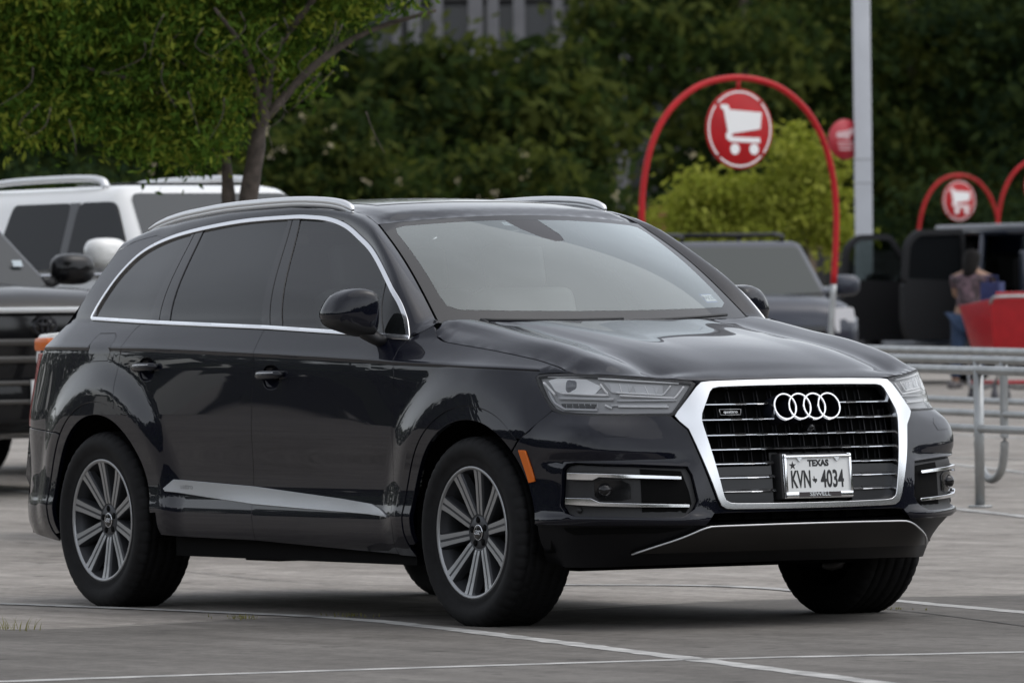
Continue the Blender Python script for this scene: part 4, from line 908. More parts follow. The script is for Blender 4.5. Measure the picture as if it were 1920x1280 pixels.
# ================================================================ ground (gentle drainage fall away from the SUV)
def gz(s):
    f = lambda v, k: k * math.log1p(math.exp(min(60, v / k)))
    return .0105 * (f(s - 34.5, 1.5) - f(s - 82, 5.))
FH_ = np.array([math.cos(_yaw), math.sin(_yaw)]); RH_ = np.array([math.sin(_yaw), -math.cos(_yaw)])
def at(lat, s, h=0.): p = CAM[:2] + FH_ * s + RH_ * lat; return np.array([p[0], p[1], gz(s) + h])
def px(x, s): return (x - 960) / FPX * s
def ground_mat(name='concrete'):
    m = bpy.data.materials.new(name); m.use_nodes = True; t = m.node_tree; b = t.nodes['Principled BSDF']; N = t.nodes.new; K = t.links.new
    co = N('ShaderNodeTexCoord')
    def noise(sc, det, rough=.6, scale=(1, 1, 1), rot=0):
        mp = N('ShaderNodeMapping'); mp.inputs['Scale'].default_value = scale; mp.inputs['Rotation'].default_value = (0, 0, rot); K(co.outputs['Object'], mp.inputs[0]); n = N('ShaderNodeTexNoise'); n.inputs['Scale'].default_value = sc; n.inputs['Detail'].default_value = det; n.inputs['Roughness'].default_value = rough; K(mp.outputs[0], n.inputs['Vector']); return n
    def ramp(n, p0, p1, c0, c1):
        r = N('ShaderNodeValToRGB'); r.color_ramp.elements[0].position = p0; r.color_ramp.elements[1].position = p1; r.color_ramp.elements[0].color = (*c0, 1); r.color_ramp.elements[1].color = (*c1, 1); K(n.outputs['Fac'], r.inputs[0]); return r
    def mul(a, b_, f=1.):
        x = N('ShaderNodeMix'); x.data_type = 'RGBA'; x.blend_type = 'MULTIPLY'; x.inputs[0].default_value = f; K(a, x.inputs[6]); K(b_, x.inputs[7]); return x.outputs[2]
    base = ramp(noise(.35, 6), .3, .72, (.295, .272, .246), (.395, .366, .334))
    st = ramp(noise(1.1, 8, .7), .38, .60, (.62, .61, .60), (1, 1, 1))
    fine = ramp(noise(13, 8, .8), .34, .66, (.66, .66, .66), (1.16, 1.16, 1.15))
    spots = ramp(noise(4.2, 4, .55), .30, .36, (.40, .39, .38), (1, 1, 1))
    streak = ramp(noise(2.2, 5, .6, (.25, 2.2, 1), .35), .35, .62, (.72, .71, .70), (1.03, 1.03, 1.03))
    c = mul(mul(mul(mul(base.outputs[0], st.outputs[0], .75), fine.outputs[0]), spots.outputs[0], .8), streak.outputs[0], .8)
    K(c, b.inputs['Base Color']); b.inputs['Roughness'].default_value = .85; b.inputs['Specular IOR Level'].default_value = .3
    bp = N('ShaderNodeBump'); bp.inputs['Strength'].default_value = .35; bp.inputs['Distance'].default_value = .006; f2 = noise(70, 6, .7); K(f2.outputs['Fac'], bp.inputs['Height']); K(bp.outputs[0], b.inputs['Normal'])
    return m
ss = np.concatenate([np.linspace(-120, 20, 8), np.linspace(24, 60, 73), np.linspace(64, 140, 39), np.linspace(160, 900, 12)]); tt = np.concatenate([np.linspace(-500, -40, 6), np.linspace(-30, 30, 13), np.linspace(40, 500, 6)])
G = np.array([[at(t, s) for t in tt] for s in ss]); b = MB(); b.grid(G); ground = b.build('parking_lot', ground_mat()); tag(ground, 'weathered grey concrete parking lot surface', 'parking lot', kind='structure')
# painted lines and joints follow the ground
LINE = None
def line_mat():
    m = mat('worn_line_paint', (.56, .56, .55), rough=.7, noise=(30, .25, 6)); t = m.node_tree
    return m
def ground_pt(x, y, guess=30.):
    """where the ray through a photo point meets the lot (worked out in metres, used only for laying out the markings)"""
    d = FWD + _r2 * ((x - 960) / FPX) - _u2 * ((y - 640) / FPX); s = guess
    for _ in range(60): s = s + .6 * ((CAM[2] - gz(s)) / max(1e-5, -(d[2] / (d[0] * FH_[0] + d[1] * FH_[1]))) - s)
    return s * (d[0] * RH_[0] + d[1] * RH_[1]) / (d[0] * FH_[0] + d[1] * FH_[1]), s

PAINTL = mat('worn_line_paint', (.37, .365, .35), rough=.8, noise=(7, .42, 8)); SEAL = mat('joint_sealant', (.045, .042, .04), rough=.9, noise=(6, .5, 6))
def marking(name, pts, w, m, h=.004, smooth=True):
    P = np.array([ground_pt(x, y) for x, y in pts]); P = cr(P, 8) if smooth and len(P) > 2 else P
    P = resample(P, max(4, int(np.linalg.norm(np.diff(P, axis=0), axis=1).sum() / .12))); T = np.gradient(P, axis=0); T /= np.linalg.norm(T, axis=1)[:, None] + 1e-9; Nn = np.stack([-T[:, 1], T[:, 0]], 1)
    ww = w * (1 + .12 * RNG.standard_normal((len(P), 2))); G = [[at(*(p + n * q[0] / 2), h), at(*(p - n * q[1] / 2), h)] for p, n, q in zip(P, Nn, ww)]
    b = MB(); b.grid(np.array(G), sm=False); o = b.build(name, m, ground, recalc=False); return o
for pts in ([(-60, 1130), (0, 1132), (380, 1147), (640, 1160), (860, 1182), (1310, 1238), (1700, 1288)], [(-40, 1280), (500, 1262), (1310, 1237), (1980, 1222)], [(1000, 1095), (1070, 1097), (1300, 1098), (1475, 1106), (1690, 1128), (1980, 1154)], [(-60, 908), (50, 922), (150, 932)], [(-60, 874), (60, 878)], [(1700, 945), (1790, 954), (1990, 977)], [(1700, 866), (1790, 871), (1920, 886), (2000, 893)], [(1700, 858), (1990, 862)], [(1600, 806), (1990, 826)], [(1600, 742), (1990, 749)]):
    marking('painted_line', pts, .10, PAINTL)
for pts, w in (([(-60, 1055), (280, 1067), (560, 1093), (800, 1100)], .012), ([(-40, 1182), (200, 1176), (480, 1160), (700, 1155), (1050, 1145)], .014), ([(1060, 1142), (1400, 1126), (1960, 1115)], .012), ([(1640, 1140), (1780, 1156), (1960, 1180)], .014), ([(-60, 966), (200, 960)], .014), ([(1700, 1010), (1960, 1000)], .012)):
    marking('joint', pts, w, SEAL, .005)

# foreground sheet, vignette darkening put into its colour (its edge runs along the joint)
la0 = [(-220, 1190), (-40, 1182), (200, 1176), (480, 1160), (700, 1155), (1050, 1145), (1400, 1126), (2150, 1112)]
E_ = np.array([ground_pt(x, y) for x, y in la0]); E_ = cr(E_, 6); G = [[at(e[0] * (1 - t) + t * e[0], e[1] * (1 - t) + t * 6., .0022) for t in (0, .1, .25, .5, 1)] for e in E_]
lane = MB(); lane.grid(np.array(G)); lane = lane.build('vignetted_lane', None, None, recalc=False); lm = ground_mat('vignetted_concrete'); lane.data.materials.append(lm)
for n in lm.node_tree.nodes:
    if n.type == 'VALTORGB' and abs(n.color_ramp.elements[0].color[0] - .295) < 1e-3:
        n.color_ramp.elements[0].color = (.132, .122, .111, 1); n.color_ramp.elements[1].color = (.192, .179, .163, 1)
tag(lane, 'concrete drive lane in the foreground with vignette darkening put into its colour', 'drive lane', kind='structure')
# ================================================================ vegetation
def leaf_mat(name, c, tr=.35):
    if name in MATS: return MATS[name]
    m = bpy.data.materials.new(name); m.use_nodes = True; t = m.node_tree; t.nodes.clear(); o = t.nodes.new('ShaderNodeOutputMaterial'); d = t.nodes.new('ShaderNodeBsdfDiffuse'); tl = t.nodes.new('ShaderNodeBsdfTranslucent'); mx = t.nodes.new('ShaderNodeMixShader')
    d.inputs[0].default_value = (*c, 1); tl.inputs[0].default_value = (c[0] * 1.3, c[1] * 1.3, c[2] * .8, 1); mx.inputs[0].default_value = tr
    t.links.new(d.outputs[0], mx.inputs[1]); t.links.new(tl.outputs[0], mx.inputs[2]); t.links.new(mx.outputs[0], o.inputs[0]); MATS[name] = m; return m
BARK = mat('bark', (.075, .06, .05), rough=.9, noise=(18, .45, 7), bump=.5)
def leaves(name, P, size, mats, parent, mi, aspect=.45, droop=0.):
    """many small folded leaf faces as one crown mesh"""
    n = len(P); a = RNG.standard_normal((n, 3)); a[:, 2] -= droop; a /= np.linalg.norm(a, axis=1)[:, None]; r = RNG.standard_normal((n, 3)); b_ = np.cross(a, r); b_ /= np.linalg.norm(b_, axis=1)[:, None]
    sz = size * RNG.uniform(.45, 1.55, n)[:, None]; A = a * sz * .5; B = b_ * sz * aspect * .5
    V = np.stack([P - A, P + B, P + A, P - B], 1).reshape(-1, 3)
    me = bpy.data.meshes.new(name); me.vertices.add(4 * n); me.vertices.foreach_set('co', V.ravel()); me.loops.add(4 * n); me.loops.foreach_set('vertex_index', np.arange(4 * n)); me.polygons.add(n); me.polygons.foreach_set('loop_start', np.arange(0, 4 * n, 4)); me.polygons.foreach_set('material_index', mi.astype(np.int32))
    for m in mats: me.materials.append(m)
    me.update(calc_edges=True); me.validate(); o = bpy.data.objects.new(name, me); COL.objects.link(o); o.parent = parent; return o
def crown_pts(blobs, n, clump=.35, per=34, shell=.72):
    """clumps of leaves around points spread through ellipsoids (centre, radii)"""
    vol = np.array([np.prod(r) ** (2 / 3) for c, r in blobs]); vol /= vol.sum(); P = []; K = []
    for (c, r), w in zip(blobs, vol):
        m = max(3, int(n * w / per)); d = RNG.standard_normal((m, 3)); d /= np.linalg.norm(d, axis=1)[:, None]; rad = RNG.uniform(shell ** 3, 1, m) ** (1 / 3); inner = RNG.random(m) < .25; rad[inner] *= RNG.uniform(.3, .9, inner.sum())
        cen = np.array(c) + d * rad[:, None] * np.array(r) * RNG.uniform(.85, 1.12, m)[:, None]
        sc = clump * RNG.uniform(.55, 1.3, m)
        pts = cen[:, None] + RNG.standard_normal((m, per, 3)) * sc[:, None, None] * [1, 1, .6]; P.append(pts.reshape(-1, 3)); K.append(np.repeat(RNG.random(m), per))
    return np.concatenate(P), np.concatenate(K)
def tree(name, label, base, trunks, blobs, n, size, mats, clump=.35, group=None, cat='tree', per=34, aspect=.45, shell=.72, droop=0., crown='crown', limbs=None):
    t = empty(name, base, 0, label, cat, group)
    for pts, r0, r1 in trunks:
        q = cr(pts, 5); b = MB(); b.tube(q, np.linspace(r0, r1, len(q)) * (1 + .08 * RNG.standard_normal(len(q))), 10); b.build('trunk' if cat == 'tree' else 'stem', BARK, t)
    if limbs:
        for pts, r0, r1 in limbs: q = cr(pts, 4); b = MB(); b.tube(q, np.linspace(r0, r1, len(q)), 6); b.build('limb', BARK, t)
    P, K = crown_pts(blobs, n, clump, per, shell); mi = np.clip((K * len(mats)).astype(int), 0, len(mats) - 1); sw = RNG.random(len(P)) < .18; mi[sw] = RNG.integers(0, len(mats), sw.sum())
    leaves(crown, P, size, mats, t, mi, aspect, droop); return t
G1 = [leaf_mat('leaf_dark_green', (0.0209, 0.0338, 0.0126)), leaf_mat('leaf_mid_green', (0.0348, 0.0548, 0.0169)), leaf_mat('leaf_light_green', (0.0695, 0.0845, 0.0232))]
G2 = [leaf_mat('leaf_deep_green', (0.015, 0.0273, 0.0138)), leaf_mat('leaf_deep_green_b', (0.0255, 0.0419, 0.0189)), leaf_mat('leaf_deep_green_c', (0.0417, 0.0604, 0.0211))]
GY = [leaf_mat('leaf_yellow_green', (.25, .275, .05)), leaf_mat('leaf_lime', (.32, .34, .07)), leaf_mat('leaf_olive', (.20, .23, .035))]
GF = [leaf_mat('leaf_tree_dark', (.042, .084, .015)), leaf_mat('leaf_tree_green', (.074, .135, .022)), leaf_mat('leaf_tree_mid', (.115, .185, .030)), leaf_mat('leaf_tree_yellow', (.22, .26, .042))]
# ---- small multi-stemmed tree behind the white suv
s0 = 46.; base = at(px(468, s0), s0)
def loc(x, y, s): # metres relative to tree base for a height/offset pair
    return None
H = lambda lat, dep, z: (.852 * (RH_[0] * lat + FH_[0] * dep), .852 * (RH_[1] * lat + FH_[1] * dep), .852 * z + .231 if z > 0 else 0.)
trunks = [([H(-.02, 0, 0), H(-.03, .0, 1.2), H(-.02, 0, 1.75), H(.06, 0, 2.25), H(.12, 0, 2.6), H(.22, .1, 3.2), H(.40, .1, 4.0)], .075, .035), ([H(-.05, .05, 0), H(-.12, .05, 1.4), H(-.14, .05, 1.85), H(-.2, .05, 2.4), H(-.5, 0, 3.0), H(-1.0, 0, 3.6)], .055, .02)]
limbs = [([H(.12, 0, 2.5), H(.5, 0, 2.9), H(.9, .1, 3.15), H(1.4, .1, 3.3)], .035, .012), ([H(-.2, .0, 2.4), H(-.7, -.2, 2.75), H(-1.2, -.3, 2.9)], .03, .01), ([H(.1, 0, 2.6), H(0, -.4, 3.0), H(-.2, -.7, 3.3)], .03, .01), ([H(.2, 0, 3.0), H(.6, -.3, 3.5), H(1.0, -.4, 4.0)], .03, .01)]
for k in range(26):
    a = RNG.uniform(-1.6, .9); z = RNG.uniform(2.5, 3.3); d = RNG.uniform(-.9, -.3); limbs.append(([H(a, d, z), H(a + RNG.uniform(-.15, .05), d, z - .14), H(a + RNG.uniform(-.35, .15), d - .05, z - RNG.uniform(.2, .36))], .0045, .0015))
blobs = [(H(-.9, 0, 3.15), (.75, .75, .50)), (H(-.25, -.1, 3.05), (.60, .7, .42)), (H(-1.45, .2, 2.85), (.42, .5, .40)), (H(.35, .1, 3.45), (.55, .7, .42)), (H(.85, 0, 3.60), (.50, .6, .38)), (H(-.6, 0, 3.8), (1.2, .9, .6)), (H(.5, 0, 4.1), (1.0, .9, .5)), (H(-.62, -.1, 2.42), (.34, .45, .28)), (H(.30, .3, 2.85), (.30, .3, .28)), (H(-.25, -.2, 2.62), (.30, .3, .22)), (H(-1.75, 0, 3.2), (.4, .5, .5)), (H(-1.55, 0, 3.7), (.7, .8, .6)), (H(-.95, -.1, 2.62), (.5, .5, .30)), (H(-1.5, -.1, 2.5), (.35, .4, .22)), (H(-.35, -.25, 2.35), (.30, .3, .20)), (H(-2.1, 0, 3.0), (.4, .5, .5)), (H(1.15, .1, 3.75), (.35, .5, .25))]
tree('parking_lot_tree', 'green multi-stemmed tree rising behind the white suv roof', base, trunks, [(c, tuple(.852 * v for v in r)) for c, r in blobs], 64000, .056, GF, clump=.085, per=34, aspect=.34, shell=.35, droop=.7, limbs=limbs)
# ---- tall trees closing off the view
bt = [(-9.0, 112, 3.9, 4.2, 6.0), (-4.95, 118, 3.6, 4.3, 6.6), (-.35, 116, 2.7, 2.9, 4.25), (4.6, 146, 4.4, 4.6, 7.4), (8.2, 150, 5.4, 4.8, 8.2), (11.6, 146, 5.0, 4.8, 7.4), (16.2, 152, 5.6, 5.0, 8.0), (-12.5, 118, 4.4, 4.5, 6.5)]
lab = ['tall dark tree filling the far left behind the parking lot tree', 'tall dark tree behind the flowering shrubs, left of the building', 'lower rounded tree in front of the grey building', 'broad green tree left of the large cart arch', 'tallest green tree behind the large cart arch', 'dark green tree just right of the lamp pole', 'dark tree at the far right above the small cart arches', 'dark tree at the extreme left edge of the view']
for (la, s, rx, rz, zc), lb in zip(bt, lab):
    b0 = at(la, s); zc0 = zc * .82; bl = [((0, 0, zc0), (rx * .75, rx * .75, rz * .62))]
    for k in range(9):
        a = RNG.uniform(0, 6.28); q = RNG.uniform(.35, .75); bl.append(((q * rx * math.cos(a), q * rx * math.sin(a), zc0 + RNG.uniform(-.55, .5) * rz), (rx * RNG.uniform(.28, .45), rx * RNG.uniform(.28, .45), rz * RNG.uniform(.18, .3))))
    if zc < 5: bl = [(c, tuple(r)) for c, r in bl]
    tree('tall_tree', lb, b0, [([(0, 0, 0), (.1, 0, 1.2), (-.1, .1, 2.6), (.1, 0, zc)], .22, .1)], bl, 15000, .26, G1 if la in (4.6, -.35, 8.2) else G2, clump=.34, per=40, group='trees closing off the lot', shell=.6)
# ---- flowering shrubs and understory
PET = leaf_mat('pale_petals', (.36, .32, .24), .3)
sh = [(-3.15, 99, 1.75, 3.4, 'flowering shrub with pale blossoms directly right of the parking lot tree'), (-1.2, 101, 1.7, 3.3, 'dark leafy shrub with few pale blossoms above the suv roof'), (.9, 100, 1.6, 2.9, 'dense dark shrub behind the suv windshield'), (-5.6, 100, 1.9, 2.6, 'dark shrub behind the white suv roof'), (-8.2, 101, 1.9, 2.5, 'dark shrub low at the far left'), (3.6, 142, 2.0, 3.0, 'dark shrub under the large cart arch left post'), (8.4, 141, 2.2, 3.4, 'dark shrub right of the lamp pole foot'), (11.9, 140, 2.3, 3.2, 'dark shrub behind the small cart arch')]
for i, (la, s, r, h, lb) in enumerate(sh):
    b0 = at(la, s); bl = [((0, 0, h * .5), (r, r, h * .48))] + [((RNG.uniform(-.7, .7) * r, RNG.uniform(-.5, .5) * r, h * RNG.uniform(.45, .95)), (r * .45, r * .45, h * .2)) for k in range(6)]
    t = tree('flowering_shrub' if i < 3 else 'shrub', lb, b0, [([(0, 0, 0), (.05, 0, .5), (0, .05, 1.1)], .05, .03)], bl, 8000, .17, (G1 if i < 3 else G2), clump=.22, per=30, cat='shrub', group='shrubs along the lot edge', shell=.6, crown='foliage')
    if i < 3:
        m = (46, 22, 16)[i]; d = RNG.standard_normal((m, 3)); d[:, 1] = 0; P = np.array([((RNG.uniform(-1, 1) * r) * RH_[0] - FH_[0] * r * .9, (RNG.uniform(-1, 1) * r) * RH_[1] - FH_[1] * r * .9, h * RNG.uniform(.15, 1.0)) for k in range(m)])
        la_ = RNG.uniform(-1, 1, m) * r; P = np.stack([la_ * RH_[0] - FH_[0] * r * .95, la_ * RH_[1] - FH_[1] * r * .95, h * RNG.uniform(.15, 1.02, m)], 1)
        P = np.repeat(P, 5, 0) + RNG.standard_normal((m * 5, 3)) * .035; leaves('blossoms', P, .055, [PET], t, np.zeros(len(P), int), .8)
# ---- yellow-green ornamental tree under the cart arch
s = 92.; b0 = at(px(1415, s), s); R_ = lambda lat, z, d=0.: (RH_[0] * lat * .98 + FH_[0] * d, RH_[1] * lat * .98 + FH_[1] * d, z if z < 1.3 else 1.3 + (z - 1.3) * 1.45)
bl = [(R_(-.85, 1.72), (.45, .5, .38)), (R_(-.30, 1.80), (.50, .6, .42)), (R_(.35, 1.85), (.50, .6, .45)), (R_(.9, 1.95), (.40, .5, .45)), (R_(.55, 2.3), (.40, .4, .32)), (R_(-.55, 2.0), (.45, .4, .25)), (R_(.0, 1.58), (.6, .5, .18)), (R_(1.05, 1.6), (.3, .3, .3)), (R_(-.95, 1.5), (.3, .3, .2))]
tree('ornamental_tree', 'small yellow-green tree behind the large cart arch', b0, [([R_(.1, 0), R_(.15, .6), R_(.05, 1.1), R_(-.1, 1.6)], .05, .025), ([R_(.35, 0), R_(.5, .7), R_(.62, 1.2), R_(.7, 1.7)], .04, .02)], [(c, (r[0] * 1.1, r[1], r[2] * 1.25)) for c, r in bl], 11000, .10, GY, clump=.13, per=24, shell=.5)
# ---- wood behind the lot, plus an unseen ring added closer to darken paint reflections
P = []; 
for k in range(3000):
    a = RNG.uniform(0, 2 * math.pi) if k % 3 else _yaw + RNG.uniform(-.16, .16); da = abs((a - _yaw + math.pi) % (2 * math.pi) - math.pi); R0 = RNG.uniform(.94, 1.04) * (188 - 128 * float(sstep(.35, 1.0, da))); z = RNG.uniform(.3, 15) * RNG.uniform(.6, 1) * (1 - .35 * float(sstep(.35, 1.0, da))); c = CAM[:2] + np.array([math.cos(a), math.sin(a)]) * R0
    da = abs((a - _yaw + math.pi) % (2 * math.pi) - math.pi)
    if da < .05: c = c + FH_ * 62
    P.append(RNG.standard_normal((26, 3)) * [1.3, 1.3, .9] + [c[0], c[1], z])
P = np.concatenate(P); o = leaves('wood_and_unseen_ring', P, 1.9, G2, None, RNG.integers(0, 3, len(P)), .7); tag(o, 'far dark green wood, with an unseen nearer ring added to darken paint reflections', 'wood', kind='stuff')
# ---- grass tuft in the pavement crack
def tuft(pxy, n, h, lb, spread=.06):
    la, s = ground_pt(*pxy); t0 = at(la, s, .004); b = MB()
    for k in range(n):
        a = RNG.uniform(0, 6.28); q = RNG.uniform(0, spread); ln = h * RNG.uniform(.4, 1); le = RNG.uniform(.2, .9); w = .0025; c = np.array([math.cos(a), math.sin(a)])
        o_ = np.array([q * math.cos(a * 3) * 2.2, q * math.sin(a * 3), 0]); V = []
        for t_ in (0, .4, .75, 1): p = o_ + np.array([c[0] * ln * le * t_ ** 1.6, c[1] * ln * le * t_ ** 1.6, ln * t_ * (1 - .3 * le * t_)]); s_ = w * (1 - t_ * .9); V += [p + [-c[1] * s_, c[0] * s_, 0], p - [-c[1] * s_, c[0] * s_, 0]]
        b.add(V, [(0, 1, 3, 2), (2, 3, 5, 4), (4, 5, 7, 6)])
    o = b.build('grass_tuft', leaf_mat('dry_grass', (.20, .19, .075)), None, recalc=False); o.location = t0; tag(o, lb, 'grass'); o['kind'] = 'stuff'; return o
tuft((20, 1182), 30, .075, 'dry grass tuft growing from the pavement joint at the left edge', .10)
tuft((455, 1161), 50, .022, 'low weeds in the pavement joint below the rear door', .12); tuft((655, 1156), 40, .022, 'low weeds in the pavement joint just left of the front wheel', .10); tuft((1680, 1143), 30, .015, 'low weeds in the joint beside the far front tyre', .1)
# ---- grey building behind the trees
s = 168.; bb = empty('parking_structure', at(0, s), 0, 'grey concrete building with tall columns above the trees', 'building')
CONC = mat('building_grey', (.15, .15, .16), rough=.8, noise=(2, .15, 4)); DKB = mat('building_dark', (.03, .031, .035), rough=.6); BWIN = mat('building_glass', (.045, .05, .06), rough=.15)
bb.rotation_euler = (0, 0, math.atan2(RH_[1], RH_[0]))
b = MB(); b.box((-.3, 3.2, 7), (14, 5, 14)); b.build('wall', DKB, bb)
for x in (-5.2, -3.9, -2.55, -2.15, -1.62, -.75, -.35, .25, 1.15, 1.6, 2.6, 4.2): b = MB(); b.box((x, .45 + .1 * math.sin(x * 9), 7), (RNG.uniform(.16, .34), .35, 14)); b.build('column', CONC, bb)
for z in (3.2, 5.2, 6.9, 8.7, 10.6): b = MB(); b.box((-.3, .62, z), (13.8, .2, .22)); b.build('floor_slab', mat('slab_grey', (.10, .10, .105), rough=.8), bb)
for z in (6.05, 7.8, 9.6):
    for x in np.arange(-5.6, 5.6, .9): b = MB(); b.box((x, .68, z), (.74, .06, 1.3)); b.build('window', BWIN, bb)
# ================================================================ other vehicles
def rpoly(pts, r=.04, n=4):
    """round the corners of a 2D polygon"""
    P = np.array(pts, float); N = len(P); out = []
    for i in range(N):
        a, p, c = P[i - 1], P[i], P[(i + 1) % N]; da = a - p; dc = c - p; la, lc = np.linalg.norm(da), np.linalg.norm(dc); q = min(r, la * .45, lc * .45); s, e = p + da / la * q, p + dc / lc * q
        for k in range(n + 1): t = k / n; out.append((1 - t) ** 2 * s + 2 * t * (1 - t) * p + t * t * e)
    return [tuple(v) for v in out]
def shell(name, st, m, parent, crown=.03):
    """lower body from stations (x, z_bottom, z_top, half width bottom, half width top)"""
    G = []
    for x, zb, zt, wb, wt in st:
        h = zt - zb; wm = max(wb, wt) + .012
        half = [(0, zb), (wb * .8, zb), (wb * .97, zb + .02), (wb, zb + .08), (wm, zb + h * .45), (wm - .006, zb + h * .72), (wt, zt - min(.10, h * .2)), (wt - .02, zt - .035), (wt - .075, zt - .006), (wt * .55, zt + crown * .7), (0, zt + crown)]
        ring = [(x, y, z) for y, z in half] + [(x, -y, z) for y, z in half[-2:0:-1]]; G.append(ring)
    G = np.array(G); n = G.shape[1]; b = MB(); b.grid(np.concatenate([G, G[:, :1]], 1)); k = len(b.v); b.add(G[0], [tuple(range(n))]); b.add(G[-1], [tuple(range(n))[::-1]])
    bm = bmesh.new(); me = bpy.data.meshes.new(name); me.from_pydata(b.v, [], b.f); bm.from_mesh(me); bmesh.ops.remove_doubles(bm, verts=bm.verts, dist=1e-4); bmesh.ops.recalc_face_normals(bm, faces=bm.faces)
    for f in bm.faces: f.smooth = True
    bm.to_mesh(me); bm.free(); me.set_sharp_from_angle(angle=math.radians(42)); return link(name, me, m, parent)
def cab(name, xw, xf, xr, xb, zb, zr, wb, wr, m, parent, bev=.09):
    """upper body: base and roof outlines"""
    V = [(xw, wb, zb), (xw, -wb, zb), (xb, -wb, zb), (xb, wb, zb), (xf, wr, zr), (xf, -wr, zr), (xr, -wr, zr), (xr, wr, zr)]
    b = MB(); b.add(V, [(0, 1, 2, 3), (4, 7, 6, 5), (0, 4, 5, 1), (1, 5, 6, 2), (2, 6, 7, 3), (3, 7, 4, 0)]); return b.build(name, m, parent, bevel=bev, seg=5)
def on_side(parent, name, poly, side, zb, zr, wb, wr, m, t=.006, base=0.):
    y = lambda z: wb + (wr - wb) * (z - zb) / (zr - zb)
    b = MB(); b.prism(poly, lambda p, q: (p[0], side * (y(p[1]) + q), p[1]), base - .01, base + t); return b.build(name, m, parent)
def on_front(parent, name, poly, xw, xf, zb, zr, m, t=.006):
    """poly in (y, fraction up the windshield)"""
    nx, nz = zr - zb, xw - xf; l = math.hypot(nx, nz); b = MB(); b.prism(poly, lambda p, q: (xw + (xf - xw) * p[1] + nx / l * q, p[0], zb + (zr - zb) * p[1] + nz / l * q), -.01, t); return b.build(name, m, parent)
def simple_wheel(parent, x, y, r, w, m):
    b = MB(); s = 1 if y > 0 else -1; b.lathe([(r * .62, -w / 2), (r * .8, -w / 2), (r * .95, -w / 2 + .015), (r, -w / 2 + .05), (r, w / 2 - .05), (r * .95, w / 2 - .015), (r * .8, w / 2), (r * .62, w / 2)], 32, 'y', (x, y, r)); o = b.build('wheel', RUBBER, parent)
    b = MB(); b.lathe([(.001, s * w * .40), (r * .2, s * w * .42), (r * .58, s * w * .34), (r * .64, s * w * .46)], 24, 'y', (x, y, r)); b.build('rim', m, o); return o
def door_mirror(parent, x, y, z, m, s=1., base=True):
    sd = 1 if y > 0 else -1; b = MB(); G = []
    for sc, dx in ((.94, -.05), (1, -.03), (1, .02), (.93, .06), (.75, .09), (.4, .105), (.02, .11)): G.append([(x + dx * s, y + sd * s * .15 * sc * math.copysign(abs(math.cos(t)) ** .7, math.cos(t)), z + s * .105 * sc * math.copysign(abs(math.sin(t)) ** .7, math.sin(t))) for t in np.linspace(0, 2 * math.pi, 24, endpoint=False)])
    b.grid(np.array(G).transpose(1, 0, 2), closeu=True); b.add(G[0], [tuple(range(24))]); o = b.build('wing_mirror', m, parent)
    b = MB(); b.tube([(x, y - sd * .11 * s, z - .07 * s), (x + .02, y - sd * .22 * s, z - .11 * s)], .035 * s, 8); b.build('mirror_arm', MBLK, o); return o
CG = mat('car_glass_dark', (.008, .009, .010), rough=.03, spec=.1); CGL = mat('car_glass_grey', (.03, .034, .036), rough=.05, spec=.35); ALLOY = mat('plain_alloy', (.45, .46, .47), rough=.35, metal=.9)
BLK2 = mat('second_black_paint', (.005, .005, .006), rough=.4, coat=.55, spec=.1); WHT = mat('white_car_paint', (.80, .80, .78), rough=.3, coat=.8); NAVY = mat('dark_blue_paint', (.012, .018, .035), rough=.3, metal=.4, coat=1.); GRYB = mat('blue_grey_paint', (.016, .021, .036), rough=.45, metal=.2, coat=.45); SLV = mat('silver_paint', (.42, .43, .44), rough=.35, metal=.6, coat=.8)
